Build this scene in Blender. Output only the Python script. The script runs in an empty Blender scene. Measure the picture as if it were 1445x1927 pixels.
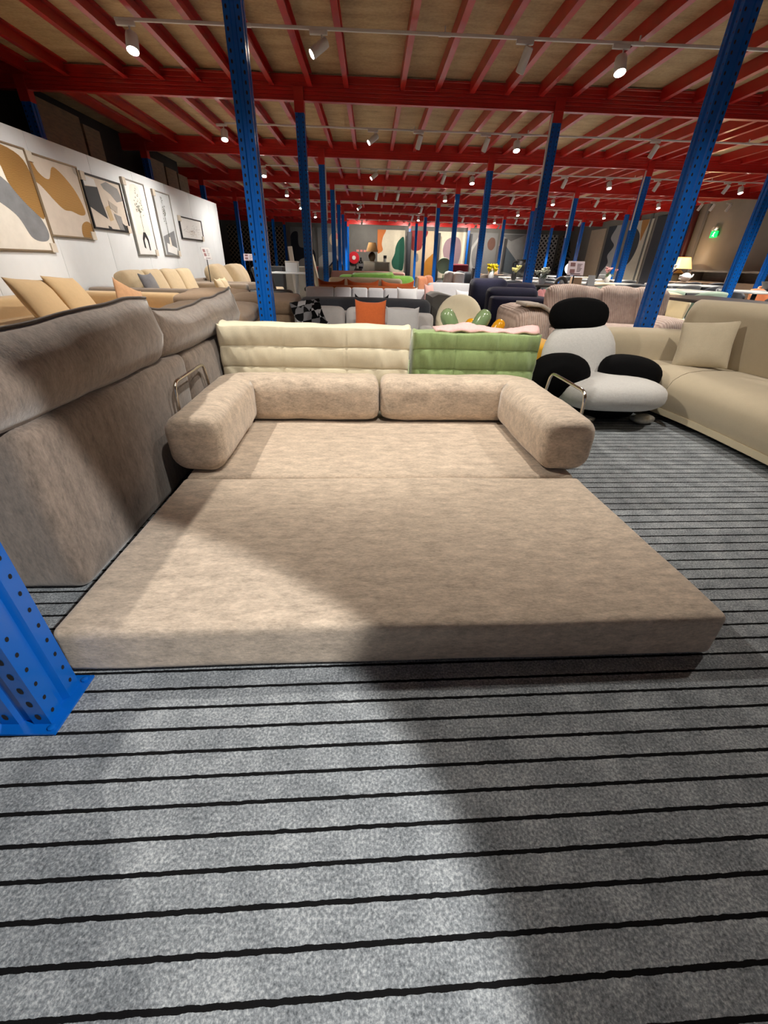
import bpy, math, random
from mathutils import Vector, Matrix, noise
PI = math.pi
SC = bpy.context.scene
COL = SC.collection

# ------------------------------------------------------------------ geometry helpers
class G:
    """collects vertices, faces and material slots of one mesh"""
    def __init__(s):
        s.v, s.f, s.m = [], [], []
    def add(s, vs, fs, mi=0, M=None):
        o = len(s.v)
        for p in vs:
            p = Vector(p)
            s.v.append(M @ p if M is not None else p)
        for f in fs:
            s.f.append([i + o for i in f]); s.m.append(mi)
        return s
    def box(s, x0, x1, y0, y1, z0, z1, mi=0, M=None):
        vs = [(x0, y0, z0), (x1, y0, z0), (x1, y1, z0), (x0, y1, z0), (x0, y0, z1), (x1, y0, z1), (x1, y1, z1), (x0, y1, z1)]
        fs = [(0, 3, 2, 1), (4, 5, 6, 7), (0, 1, 5, 4), (1, 2, 6, 5), (2, 3, 7, 6), (3, 0, 4, 7)]
        return s.add(vs, fs, mi, M)
    def bbox(s, x0, x1, y0, y1, z0, z1, r=.01, n=2, mi=0, M=None):
        T = Matrix.Translation(((x0 + x1) / 2, (y0 + y1) / 2, (z0 + z1) / 2))
        return s.rbox(x1 - x0, y1 - y0, z1 - z0, r, n, mi=mi, M=(M @ T if M is not None else T))
    def rbox(s, sx, sy, sz, r, n=5, puff=(0, 0, 0), wob=0, ws=5, seed=0, mi=0, M=None, rs=3):
        """soft rounded block centred on the origin; puff bulges each face pair"""
        H = (sx / 2, sy / 2, sz / 2)
        r = min(r, *[h * .98 for h in H])
        ax = []
        for h in H:
            e = [h - r * (1 - math.sin(PI / 2 * k / rs)) for k in range(rs, -1, -1)]
            lo = [-q for q in e]
            mid = [-(h - r) + 2 * (h - r) * k / n for k in range(1, n)]
            ax.append(lo + mid + e[::-1])
        key, vs, fs = {}, [], []
        def vert(p):
            k = (round(p[0], 5), round(p[1], 5), round(p[2], 5))
            if k in key: return key[k]
            q = [max(-(H[i] - r), min(H[i] - r, p[i])) for i in range(3)]
            d = Vector([p[i] - q[i] for i in range(3)])
            o = Vector(q) + (d.normalized() * r if d.length > 1e-9 else d)
            for i in range(3):
                if puff[i]:
                    a, b = [j for j in range(3) if j != i]
                    o[i] += puff[i] * (o[i] / H[i]) * max(0, 1 - (o[a] / H[a]) ** 2) * max(0, 1 - (o[b] / H[b]) ** 2)
            if wob:
                w = noise.noise_vector((o + Vector((seed * 3.1, seed, 0))) * ws)
                o = o + w * wob
            key[k] = len(vs); vs.append(o); return key[k]
        for i in range(3):
            a, b = (i + 1) % 3, (i + 2) % 3
            for sg in (-1, 1):
                for ia in range(len(ax[a]) - 1):
                    for ib in range(len(ax[b]) - 1):
                        q = []
                        for (da, db) in ((0, 0), (1, 0), (1, 1), (0, 1)):
                            p = [0, 0, 0]; p[i] = sg * H[i]; p[a] = ax[a][ia + da]; p[b] = ax[b][ib + db]
                            q.append(vert(p))
                        q = q if sg > 0 else q[::-1]
                        if len(set(q)) >= 3:
                            u = []
                            for t in q:
                                if t not in u: u.append(t)
                            fs.append(u)
        return s.add(vs, fs, mi, M)
    def pillow(s, w, h, t, n=14, pinch=.05, wob=.006, seed=0, mi=0, M=None, ear=0.0, p=2.4):
        """knife-edge cushion in the XZ plane, thickness along Y"""
        vs, fs, idx = [], [], {}
        for sd in (1, -1):
            for i in range(n + 1):
                for j in range(n + 1):
                    u, v = math.sin(PI / 2 * (2 * i / n - 1)), math.sin(PI / 2 * (2 * j / n - 1))
                    edge = i in (0, n) or j in (0, n)
                    if edge and sd == -1:
                        idx[(sd, i, j)] = idx[(1, i, j)]; continue
                    x = u * w / 2 * (1 - pinch * (1 - v * v)); z = v * h / 2 * (1 - pinch * (1 - u * u))
                    z += ear * max(0, v) * u ** 4
                    y = sd * t / 2 * ((1 - abs(u) ** p) * (1 - abs(v) ** p)) ** .55
                    o = Vector((x, y, z))
                    nz = noise.noise_vector(Vector((x * 9 + seed * 7.3, sd * 2 + seed, z * 9)))
                    o += Vector((nz.x * .4, nz.y, nz.z * .4)) * wob
                    idx[(sd, i, j)] = len(vs); vs.append(o)
            for i in range(n):
                for j in range(n):
                    q = [idx[(sd, i, j)], idx[(sd, i + 1, j)], idx[(sd, i + 1, j + 1)], idx[(sd, i, j + 1)]]
                    fs.append(q[::-1] if sd > 0 else q)
        return s.add(vs, fs, mi, M)
    def sweep(s, path, sec, mi=0, M=None, caps=True, flip=False):
        """path: [(pos, scale)], sec: closed list of (side, up); frame from path direction with Z up"""
        P = [Vector(p) for p, _ in path]; n = len(P); rings = []
        for i in range(n):
            d0 = (P[i] - P[i - 1]).normalized() if i else None
            d1 = (P[i + 1] - P[i]).normalized() if i < n - 1 else None
            if d0 is None: d0 = d1
            if d1 is None: d1 = d0
            t = (d0 + d1).normalized(); c = max(.3, t.dot(d1))
            up = Vector((0, 0, 1)); sd = t.cross(up)
            if sd.length < 1e-6: sd = Vector((1, 0, 0))
            sd.normalize(); up = sd.cross(t)
            k = path[i][1]
            rings.append([P[i] + sd * (a * k / c) + up * (b * k) for a, b in sec])
        vs = [v for r in rings for v in r]; m = len(sec); fs = []
        for i in range(n - 1):
            for j in range(m):
                a, b = i * m + j, i * m + (j + 1) % m
                fs.append((a, b, b + m, a + m))
        if caps:
            fs.append(tuple(range(m))[::-1]); fs.append(tuple(range((n - 1) * m, n * m)))
        return s.add(vs, fs, mi, M)
    def tube(s, pts, r, seg=10, mi=0, M=None, closed=False):
        P = [Vector(p) for p in pts]; n = len(P); rings = []; prev = None
        for i in range(n):
            a = P[i] - P[i - 1] if (i or closed) else P[1] - P[0]
            b = P[(i + 1) % n] - P[i] if (i < n - 1 or closed) else a
            t = (a.normalized() + b.normalized()).normalized()
            if prev is None:
                x = t.orthogonal().normalized()
            else:
                x = (prev - t * prev.dot(t)).normalized()
            prev = x; y = t.cross(x)
            rr = r[i] if isinstance(r, (list, tuple)) else r
            rings.append([P[i] + (x * math.cos(2 * PI * k / seg) + y * math.sin(2 * PI * k / seg)) * rr for k in range(seg)])
        vs = [v for q in rings for v in q]; fs = []
        for i in range(n if closed else n - 1):
            for j in range(seg):
                a, b = i * seg + j, i * seg + (j + 1) % seg
                o = ((i + 1) % n) * seg
                fs.append((a, b, o + (j + 1) % seg, o + j))
        if not closed:
            fs.append(tuple(range(seg))[::-1]); fs.append(tuple(range((n - 1) * seg, n * seg)))
        return s.add(vs, fs, mi, M)
    def lathe(s, prof, seg=20, mi=0, M=None):
        vs, fs = [], []; n = len(prof)
        for r, z in prof:
            for k in range(seg):
                vs.append((r * math.cos(2 * PI * k / seg), r * math.sin(2 * PI * k / seg), z))
        for i in range(n - 1):
            for k in range(seg):
                a, b = i * seg + k, i * seg + (k + 1) % seg
                fs.append((a, b, b + seg, a + seg))
        fs.append(tuple(range(seg))[::-1]); fs.append(tuple(range((n - 1) * seg, n * seg)))
        return s.add(vs, fs, mi, M)
    def ell(s, rx, ry, rz, seg=28, rings=16, e=1.0, mi=0, M=None, wob=0, seed=0):
        """(super)ellipsoid"""
        def pw(c): return math.copysign(abs(c) ** e, c)
        vs, fs = [], []
        for i in range(rings + 1):
            th = PI * i / rings
            for k in range(seg):
                ph = 2 * PI * k / seg
                o = Vector((rx * pw(math.sin(th)) * pw(math.cos(ph)), ry * pw(math.sin(th)) * pw(math.sin(ph)), -rz * pw(math.cos(th))))
                if wob: o += noise.noise_vector(o * 6 + Vector((seed, 0, seed))) * wob
                if i in (0, rings) and k: o = vs[-k]
                vs.append(o)
        for i in range(rings):
            for k in range(seg):
                a, b = i * seg + k, i * seg + (k + 1) % seg
                if i == 0: fs.append((a, b + seg, a + seg))
                elif i == rings - 1: fs.append((a, b, a + seg))
                else: fs.append((a, b, b + seg, a + seg))
        return s.add(vs, fs, mi, M)
    def prism(s, poly, z0, z1, mi=0, M=None):
        n = len(poly)
        vs = [(x, y, z0) for x, y in poly] + [(x, y, z1) for x, y in poly]
        fs = [tuple(range(n))[::-1], tuple(range(n, 2 * n))] + [(i, (i + 1) % n, n + (i + 1) % n, n + i) for i in range(n)]
        return s.add(vs, fs, mi, M)

def mk(name, g, mats, parent=None, loc=(0, 0, 0), rz=0, smooth=40, sub=0):
    me = bpy.data.meshes.new(name)
    me.from_pydata([tuple(v) for v in g.v], [], g.f)
    if not isinstance(mats, (list, tuple)): mats = [mats]
    for m in mats: me.materials.append(m)
    me.polygons.foreach_set('material_index', g.m)
    if smooth:
        me.polygons.foreach_set('use_smooth', [True] * len(me.polygons))
    me.update()
    if smooth and smooth < 180: me.set_sharp_from_angle(angle=math.radians(smooth))
    o = bpy.data.objects.new(name, me); COL.objects.link(o)
    o.location = loc; o.rotation_euler = (0, 0, rz)
    if parent is not None: o.parent = parent
    if sub:
        md = o.modifiers.new('Subdivision', 'SUBSURF'); md.levels = sub; md.render_levels = sub
    return o

def thing(name, label, cat, loc=(0, 0, 0), rz=0, group=None):
    o = bpy.data.objects.new(name, None); COL.objects.link(o)
    o.empty_display_size = .1
    o.location = loc; o.rotation_euler = (0, 0, rz)
    return tag(o, label, cat, group)
def tag(o, label, cat, group=None):
    o['label'] = label; o['category'] = cat; o['kind'] = 'thing'
    if group: o['group'] = group
    return o
def struct(o):
    o['kind'] = 'structure'; return o
def dup(root, label, loc, rz=None, group=None):
    r = root.copy(); COL.objects.link(r); r.location = loc
    if rz is not None: r.rotation_euler = (0, 0, rz)
    r['label'] = label
    if group: r['group'] = group
    for ch in list(root.children):
        c = ch.copy(); COL.objects.link(c); c.parent = r
        for g in list(ch.children):
            d = g.copy(); COL.objects.link(d); d.parent = c
    return r
def fillet(pts, rad, n=5):
    P = [Vector(p) for p in pts]; out = [P[0]]
    for i in range(1, len(P) - 1):
        a, b = (P[i - 1] - P[i]).normalized(), (P[i + 1] - P[i]).normalized()
        A, B = P[i] + a * rad, P[i] + b * rad
        for k in range(n + 1):
            t = k / n
            out.append(A * (1 - t) ** 2 + P[i] * 2 * t * (1 - t) + B * t * t)
    out.append(P[-1]); return out
def rrect(w, h, r, n=4, x0=0, y0=0):
    """rounded rectangle outline, counter-clockwise, centred on x0,y0"""
    out = []
    for cx, cy, a in ((w / 2 - r, -h / 2 + r, -90), (w / 2 - r, h / 2 - r, 0), (-w / 2 + r, h / 2 - r, 90), (-w / 2 + r, -h / 2 + r, 180)):
        for k in range(n + 1):
            t = math.radians(a + 90 * k / n)
            out.append((x0 + cx + r * math.cos(t), y0 + cy + r * math.sin(t)))
    return out
def R(ax, deg): return Matrix.Rotation(math.radians(deg), 4, ax)
def T(x, y, z): return Matrix.Translation((x, y, z))

# ------------------------------------------------------------------ materials
MATS = {}
def srgb(r, g, b):
    def f(c):
        c /= 255
        return c / 12.92 if c <= .04045 else ((c + .055) / 1.055) ** 2.4
    return (f(r), f(g), f(b), 1)
def base(name, rough=.6, metal=0, spec=.5):
    m = bpy.data.materials.new(name); m.use_nodes = True
    nt = m.node_tree; b = nt.nodes['Principled BSDF']
    b.inputs['Roughness'].default_value = rough; b.inputs['Metallic'].default_value = metal
    b.inputs['Specular IOR Level'].default_value = spec
    return m, nt, b
def coords(nt, scale=(1, 1, 1), rot=(0, 0, 0)):
    tc = nt.nodes.new('ShaderNodeTexCoord'); mp = nt.nodes.new('ShaderNodeMapping')
    mp.inputs['Scale'].default_value = scale; mp.inputs['Rotation'].default_value = rot
    nt.links.new(tc.outputs['Object'], mp.inputs['Vector']); return mp.outputs['Vector']
def nz(nt, vec, scale, detail=4, rough=.6):
    n = nt.nodes.new('ShaderNodeTexNoise'); n.inputs['Scale'].default_value = scale
    n.inputs['Detail'].default_value = detail; n.inputs['Roughness'].default_value = rough
    nt.links.new(vec, n.inputs['Vector']); return n.outputs['Fac']
def ramp(nt, fac, stops):
    r = nt.nodes.new('ShaderNodeValToRGB'); e = r.color_ramp.elements
    while len(e) < len(stops): e.new(.5)
    for k, (p, c) in enumerate(stops): e[k].position = p; e[k].color = c
    nt.links.new(fac, r.inputs['Fac']); return r.outputs['Color']
def mth(nt, op, a, b=None):
    n = nt.nodes.new('ShaderNodeMath'); n.operation = op
    for k, x in enumerate((a, b)):
        if x is None: continue
        if isinstance(x, (int, float)): n.inputs[k].default_value = x
        else: nt.links.new(x, n.inputs[k])
    return n.outputs[0]
def mix(nt, fac, a, b, mode='MIX'):
    n = nt.nodes.new('ShaderNodeMix'); n.data_type = 'RGBA'; n.blend_type = mode
    for k, x in ((0, fac), (6, a), (7, b)):
        if isinstance(x, (int, float)): n.inputs[k].default_value = x
        elif isinstance(x, tuple): n.inputs[k].default_value = x
        else: nt.links.new(x, n.inputs[k])
    return n.outputs[2]
def bump(nt, b, h, strength, dist=.01):
    n = nt.nodes.new('ShaderNodeBump'); n.inputs['Strength'].default_value = strength; n.inputs['Distance'].default_value = dist
    nt.links.new(h, n.inputs['Height']); nt.links.new(n.outputs['Normal'], b.inputs['Normal'])
def mul(c, k): return (min(1, c[0] * k), min(1, c[1] * k), min(1, c[2] * k), 1)

def fabric(name, rgb, var=.18, s1=14, s2=140, st=(1, 1, 1), rough=.95, sheen=.25, bmp=.25, spec=.2):
    """woven or napped upholstery: slow mottling plus a fine grain"""
    if name in MATS: return MATS[name]
    m, nt, b = base(name, rough, spec=spec); c = srgb(*rgb)
    v = coords(nt, st); a = nz(nt, v, s1, 6, .75); f = nz(nt, v, s2, 3, .7)
    k = mth(nt, 'ADD', mth(nt, 'MULTIPLY', a, .62), mth(nt, 'MULTIPLY', f, .38))
    nt.links.new(ramp(nt, k, [(.34, mul(c, 1 - var)), (.66, mul(c, 1 + var * .8))]), b.inputs['Base Color'])
    b.inputs['Sheen Weight'].default_value = sheen; b.inputs['Sheen Roughness'].default_value = .5
    bump(nt, b, k, bmp, .006)
    MATS[name] = m; return m
def plain(name, rgb, rough=.5, metal=0, spec=.5, var=.06, sc=6, bmp=0):
    if name in MATS: return MATS[name]
    m, nt, b = base(name, rough, metal, spec); c = srgb(*rgb)
    f = nz(nt, coords(nt), sc, 4)
    nt.links.new(ramp(nt, f, [(.3, mul(c, 1 - var)), (.7, mul(c, 1 + var))]), b.inputs['Base Color'])
    if bmp: bump(nt, b, nz(nt, coords(nt), sc * 12, 3), bmp, .004)
    MATS[name] = m; return m
def wood(name, rgb, var=.25, st=(2, 22, 22), rough=.55):
    if name in MATS: return MATS[name]
    m, nt, b = base(name, rough); c = srgb(*rgb)
    f = nz(nt, coords(nt, st), 2.2, 6, .65)
    nt.links.new(ramp(nt, f, [(.3, mul(c, 1 - var)), (.7, mul(c, 1 + var))]), b.inputs['Base Color'])
    MATS[name] = m; return m
def glow(name, rgb, strength):
    if name in MATS: return MATS[name]
    m, nt, b = base(name, .4); c = srgb(*rgb)
    b.inputs['Base Color'].default_value = c; b.inputs['Emission Color'].default_value = c; b.inputs['Emission Strength'].default_value = strength
    MATS[name] = m; return m

# ------------------------------------------------------------------ camera
cd = bpy.data.cameras.new('camera'); cam = bpy.data.objects.new('camera', cd); COL.objects.link(cam)
cd.sensor_fit = 'HORIZONTAL'; cd.sensor_width = 36; cd.lens = 19.233; cd.clip_start = .02; cd.clip_end = 100
rx, dn, fw = Vector((.99939, -.02489, .02453)), Vector((.00803, -.51945, -.85446)), Vector((.03401, .85414, -.51894))
mw = Matrix.Identity(4)
for i in range(3):
    mw[i][0], mw[i][1], mw[i][2] = rx[i], -dn[i], -fw[i]
mw[0][3], mw[1][3], mw[2][3] = 0, 0, 1.0
cam.matrix_world = mw
SC.camera = cam
SC.view_settings.view_transform = 'Standard'; SC.view_settings.look = 'None'
SC.view_settings.gamma = 1; SC.view_settings.use_curve_mapping = False
SC.view_settings.exposure = 0.0
SC.cycles.use_denoising = True
SC.cycles.max_bounces = 5; SC.cycles.diffuse_bounces = 3
SC.cycles.use_adaptive_sampling = True; SC.cycles.adaptive_threshold = .06
SC.cycles.sample_clamp_indirect = 4
w = bpy.data.worlds.new('world'); SC.world = w; w.use_nodes = True
w.node_tree.nodes['Background'].inputs['Color'].default_value = (.9, .88, 1, 1)
w.node_tree.nodes['Background'].inputs['Strength'].default_value = .16

# ------------------------------------------------------------------ shared materials
def carpet():
    m, nt, b = base('carpet', 1.0, spec=.05)
    tc = nt.nodes.new('ShaderNodeTexCoord'); sp = nt.nodes.new('ShaderNodeSeparateXYZ')
    nt.links.new(tc.outputs['Object'], sp.inputs[0])
    v = coords(nt)
    wig = mth(nt, 'MULTIPLY', mth(nt, 'SUBTRACT', nz(nt, v, 45, 3), .5), .006)
    s = mth(nt, 'ADD', mth(nt, 'SUBTRACT', sp.outputs['Y'], mth(nt, 'MULTIPLY', sp.outputs['X'], .033)), wig)
    ph = mth(nt, 'FRACT', mth(nt, 'ADD', mth(nt, 'DIVIDE', mth(nt, 'SUBTRACT', s, .217), .0572), 100.5))
    line = mth(nt, 'LESS_THAN', mth(nt, 'ABSOLUTE', mth(nt, 'SUBTRACT', ph, .5)), .07)
    g = mth(nt, 'ADD', mth(nt, 'MULTIPLY', nz(nt, v, 10, 4), .3), mth(nt, 'MULTIPLY', nz(nt, v, 170, 3, .7), .7))
    grey = ramp(nt, g, [(.34, srgb(82, 86, 90)), (.5, srgb(133, 138, 142)), (.66, srgb(188, 192, 194))])
    nt.links.new(mix(nt, line, grey, srgb(21, 21, 22)), b.inputs['Base Color'])
    bump(nt, b, g, .4, .004); return m
def plywood():
    m, nt, b = base('plywood_deck', .75)
    f = nz(nt, coords(nt, (1, 3, 1)), 2.2, 6, .7); f2 = nz(nt, coords(nt), 30, 3)
    k = mth(nt, 'ADD', mth(nt, 'MULTIPLY', f, .7), mth(nt, 'MULTIPLY', f2, .3))
    nt.links.new(ramp(nt, k, [(.3, srgb(150, 122, 86)), (.55, srgb(194, 164, 122)), (.75, srgb(212, 186, 146))]), b.inputs['Base Color'])
    return m
M_carpet = carpet(); M_ply = plywood()
M_red = plain('red_paint', (180, 34, 28), .3, var=.12, sc=3)
M_redd = plain('red_post_paint', (176, 16, 22), .3, var=.08)
M_blue = plain('blue_powder_coat', (6, 90, 178), .24, var=.08, sc=5)
M_hole = plain('dark_slot', (9, 10, 18), .9, var=0)
M_white = plain('white_painted_panel', (226, 230, 234), .6, var=.02)
M_wmetal = plain('white_metal', (225, 222, 216), .4, var=.02)
M_black = plain('black_plastic', (16, 16, 18), .5)
M_chrome = plain('chrome', (215, 210, 200), .14, 1.0, var=.02)
M_conc = plain('grey_render', (104, 101, 96), .9, var=.14, sc=1.5, bmp=.2)
M_dark = plain('dark_boards', (44, 36, 30), .85, var=.3, sc=2)
M_lens = glow('lamp_lens', (255, 248, 236), 60)
M_lensoff = glow('lamp_lens_dim', (255, 244, 226), 9)

# ------------------------------------------------------------------ floor, walls, deck
XL, XR, YB = -9.0, 11.4, 28.4
struct(mk('floor', G().box(XL, XR + .2, -3.2, YB + .2, -.05, 0), M_carpet, smooth=0))
struct(mk('ceiling', G().box(XL, XR + .2, -3.2, YB + .2, 3.07, 3.12), M_ply, smooth=0))
struct(mk('wall_back', G().box(XL, XR + .2, YB, YB + .15, 0, 3.07), M_conc, smooth=0))
struct(mk('wall_right', G().box(XR, XR + .15, -3.2, YB, 0, 3.07), plain('right_wall_render', (128, 120, 110), .85, var=.1, sc=1.2, bmp=.1), smooth=0))
struct(mk('wall_left', G().box(-5.15, -5.0, -3.2, 13.6, 0, 3.07).box(-9.15, -5.0, 13.6, 13.7, 0, 3.07).box(-9.15, -9.0, 13.7, YB, 0, 3.07), M_dark, smooth=0))
# pilaster strips of the right wall
k = 0
for y in (10.2, 13.4, 16.9, 20.2):
    k += 1
    struct(mk('trim_%d' % k, G().box(XR - .05, XR, y - .06, y + .06, 0, 3.05), M_conc, smooth=0))

# white partition that carries the pictures
def partition():
    g = G(); y = 2.6
    while y < 12.75:
        y1 = min(y + 1.2, 12.85)
        g.bbox(-4.0, -3.9, y + .002, y1 - .002, 0, 2.16, .004, 1); y = y1
    return mk('partition_wall', g, M_white, smooth=30)
struct(partition())

# ------------------------------------------------------------------ mezzanine steelwork
CX = [-4.45, -.915, 2.56, 5.9, 9.3]
DRIFT = -.019                                  # the column lines run slightly skew to the joists
BY = [-2.7, .7, 4.1, 7.5, 10.9, 14.3, 17.7, 21.1, 24.5, 27.9]
def beam_geo(xl):
    prof = []
    zs = [2.8, 2.815, 2.82, 2.85, 2.856, 2.862, 2.89, 2.896, 2.902, 2.93, 2.936, 2.942, 2.97, 2.976, 2.982, 3.03, 3.036, 3.05]
    off = [.0, .0, .008, .008, .014, .008, .008, .014, .008, .008, .014, .008, .008, .014, .008, .008, 0, 0]
    for z, o in zip(zs, off): prof.append((-.04 + o, z))
    for z, o in zip(zs[::-1], off[::-1]): prof.append((.04 - o, z))
    n = len(prof); g = G()
    g.add([(xl, y, z) for y, z in prof] + [(XR, y, z) for y, z in prof],
          [tuple(range(n)), tuple(range(n, 2 * n))[::-1]] + [(i, n + i, n + (i + 1) % n, (i + 1) % n) for i in range(n)])
    return g
BG = {}
for y in BY:
    xl = -5.0 if y < 13.6 else XL
    if xl not in BG: BG[xl] = mk('ceiling_beam', beam_geo(xl), M_red, smooth=30); o = BG[xl]
    else: o = BG[xl].copy(); COL.objects.link(o)
    o.location = (0, y, 0); struct(o)
prof = [(0, 0), (.064, 0), (.064, .012), (.006, .012), (.006, .123), (.064, .123), (.064, .135), (0, .135)]
jg = G(); n = len(prof)
jg.add([(x, .045, z) for x, z in prof] + [(x, 3.355, z) for x, z in prof],
       [tuple(range(n)), tuple(range(n, 2 * n))[::-1]] + [(i, n + i, n + (i + 1) % n, (i + 1) % n) for i in range(n)])
j0 = None
for y in BY[1:-1]:
    for cx in ([-7.9] if y > 14 else []) + CX:
        for dx in (.06, .53, 1.26, 1.72, 2.18, 2.64, 3.1):
            x = cx + dx
            if x > XR - .06: continue
            if j0 is None: j0 = mk('ceiling_joist', jg, M_red, smooth=0); o = j0
            else: o = j0.copy(); COL.objects.link(o)
            o.location = (x, y, 2.934); struct(o)

def column_geo(zt):
    a, d = .06, .0575
    pr = [(-a, -d), (-.018, -d), (-.012, -d + .009), (.012, -d + .009), (.018, -d), (a, -d),
          (a, -.016), (a - .014, -.008), (a - .014, .008), (a, .016), (a, d),
          (.018, d), (.012, d - .009), (-.012, d - .009), (-.018, d), (-a, d),
          (-a, .016), (-a + .014, .008), (-a + .014, -.008), (-a, -.016)]
    g = G(); g.prism(pr, 0.006, zt)
    def slot(cx, cy, nx, ny, z, hw, hh):
        tx, ty = -ny, nx; e = .0006
        pts = [(-hw * .5, -hh), (hw * .5, -hh), (hw, -hh * .4), (hw, hh * .4), (hw * .5, hh), (-hw * .5, hh), (-hw, hh * .4), (-hw, -hh * .4)]
        g.add([(cx + nx * e + tx * p, cy + ny * e + ty * p, z + q) for p, q in pts], [tuple(range(8))], 1)
    z = .035; q = 0
    while z < zt - .03:
        for s in (-1, 1):
            for sx in (-.039, .039): slot(sx, s * d, 0, s, z, .0065, .0105)
            for sy in (-.038, .038): slot(s * a, sy, s, 0, z + (.012 if sy > 0 else 0), .0045, .006)
        z += .05
    return g
def make_column():
    t = thing('steel_column', 'x', 'column')
    mk('upright', column_geo(2.7), [M_blue, M_hole], t, smooth=0)
    bp = G().box(-.083, .083, -.083, .083, 0, .006)
    for sx in (-1, 1):
        for sy in (-1, 1): bp.lathe([(.009, .006), (.009, .011), (.005, .013)], 10, M=T(sx * .068, sy * .068, 0))
    mk('base_plate', bp, M_blue, t, smooth=30)
    hg = G().box(-.064, .064, -.062, .062, 2.68, 2.8)
    hg.box(-.064, .064, -.066, -.0405, 2.795, 2.93).box(-.064, .064, .0405, .066, 2.795, 2.93)
    mk('head_bracket', hg, M_red, t, smooth=0)
    return t
col0 = make_column()
rows = ['row behind the picture partition', 'long left row', 'first row right of the bed', 'second row right of the bed', 'row nearest the right wall']
nth = ['', 'nearest', 'second', 'third', 'fourth', 'fifth', 'sixth', 'seventh', 'last']
first = True
for ci, cx in enumerate(CX):
    for yi, y in enumerate(BY[1:]):
        if yi == 0 and ci != 1: continue
        if ci in (0, 3, 4) and yi == 1: continue
        x = cx + DRIFT * (y - 4.1)
        if (ci, yi) == (1, 0): x = -.842
        if (ci, yi) == (2, 1): x = 2.48
        yy = .672 if yi == 0 else (4.02 if yi == 1 else y)
        if ci == 1 and yi == 0: lab = 'blue perforated steel column bolted down beside the near corner of the sofa bed'
        elif ci == 1 and yi == 1: lab = 'tall blue perforated column rising behind the cream quilted sofa'
        elif ci == 2 and yi == 1: lab = 'large leaning blue column behind the cream curved sofa armrest'
        elif ci == 2 and yi == 3: lab = 'bright blue column standing just behind the navy sofa'
        else: lab = 'blue steel column in the %s, under the %s crossbeam' % (rows[ci], ['', '', 'nearest visible', 'second', 'third', 'fourth', 'fifth', 'sixth', 'farthest'][yi])
        if first:
            col0.location = (x, yy, 0); col0['label'] = lab; col0['group'] = 'blue mezzanine columns'; first = False; o = col0
        else: o = dup(col0, lab, (x, yy, 0), group='blue mezzanine columns')
        if (ci, yi) in ((1, 3), (1, 4), (2, 5), (2, 6), (3, 3), (3, 4), (2, 2), (4, 4), (3, 6)):
            s = 1 if ci == 1 else -1
            mk('cable_cover', G().bbox(s * .062, s * .085, -.05, -.02, 1.75, 2.78, .006, 1) if s > 0 else G().bbox(-.085, -.062, -.05, -.02, 1.75, 2.78, .006, 1), M_wmetal, o, smooth=30)

# ------------------------------------------------------------------ lighting tracks and spotlights
TY = {1: 5.72, 2: 9.06, 3: 12.45, 4: 15.75, 5: 19.2, 6: 22.7, 7: 26.1}
TX = {1: (-2.42, 6.4), 2: (-2.42, 9.0), 3: (-2.5, 10.8), 4: (-2.6, 10.9), 5: (-2.6, 9.6), 6: (-2.6, 9.6), 7: (-2.6, 9.6)}
ordn = ['', 'nearest', 'second nearest', 'third nearest', 'fourth', 'fifth', 'sixth', 'farthest']
t0 = None
for k, y in TY.items():
    g = G().bbox(TX[k][0], TX[k][1], -.012, .012, 2.872, 2.895, .003, 1)
    xx = TX[k][0] + 1.2
    while xx < TX[k][1]:
        g.bbox(xx - .06, xx + .06, -.014, .014, 2.869, 2.897, .003, 1); g.box(xx - .006, xx + .006, -.006, .006, 2.895, 2.94); xx += 1.9
    tag(mk('lighting_track', g, M_wmetal, smooth=30, loc=(0, y, 0)), 'white lighting track under the red joists, %s to the camera' % ordn[k] if k < 7 else 'white lighting track under the red joists, farthest from the camera', 'lighting track', 'ceiling lighting tracks')
def make_spot(lit, down=False):
    t = thing('track_spotlight', 'x', 'spotlight')
    a = G().bbox(-.085, .085, -.017, .017, -.03, 0, .004, 1)
    mk('adapter', a, M_wmetal, t, smooth=30)
    mk('stem', G().tube([(.03, 0, -.028), (.03, 0, -.075)], .009, 8), M_wmetal, t)
    if down:
        h = mk('lamp_head', G().lathe([(.04, .06), (.052, .055), (.056, .03), (.056, -.075), (.052, -.08), (.05, -.068)], 26), M_wmetal, t, loc=(.03, 0, -.13))
        mk('lens', G().lathe([(.0505, -.074), (.03, -.0725), (.001, -.072)], 26), M_lens, h)
        return t
    h = mk('lamp_head', G().lathe([(.03, .06), (.04, .055), (.042, .03), (.042, -.125), (.037, -.13), (.036, -.112)], 22), M_wmetal, t, loc=(.03, 0, -.1))
    mk('lens', G().lathe([(.0355, -.118), (.03, -.1165), (.001, -.116)], 22), M_lens if lit else M_lensoff, h)
    return t
spotL, spotA, spotD = make_spot(True), make_spot(False), make_spot(True, True)
used = set()
LAMPS = []
def light(loc, aim, e, ang=75, blend=.35, col=(1, .94, .85), r=.04):
    l = bpy.data.lights.new('spot', 'SPOT'); l.energy = e; l.spot_size = math.radians(ang); l.spot_blend = blend
    l.color = col; l.shadow_soft_size = r
    o = bpy.data.objects.new('spot', l); COL.objects.link(o); o.location = loc
    o.rotation_euler = (Vector(aim) - Vector(loc)).to_track_quat('-Z', 'Y').to_euler()
    return o
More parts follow.
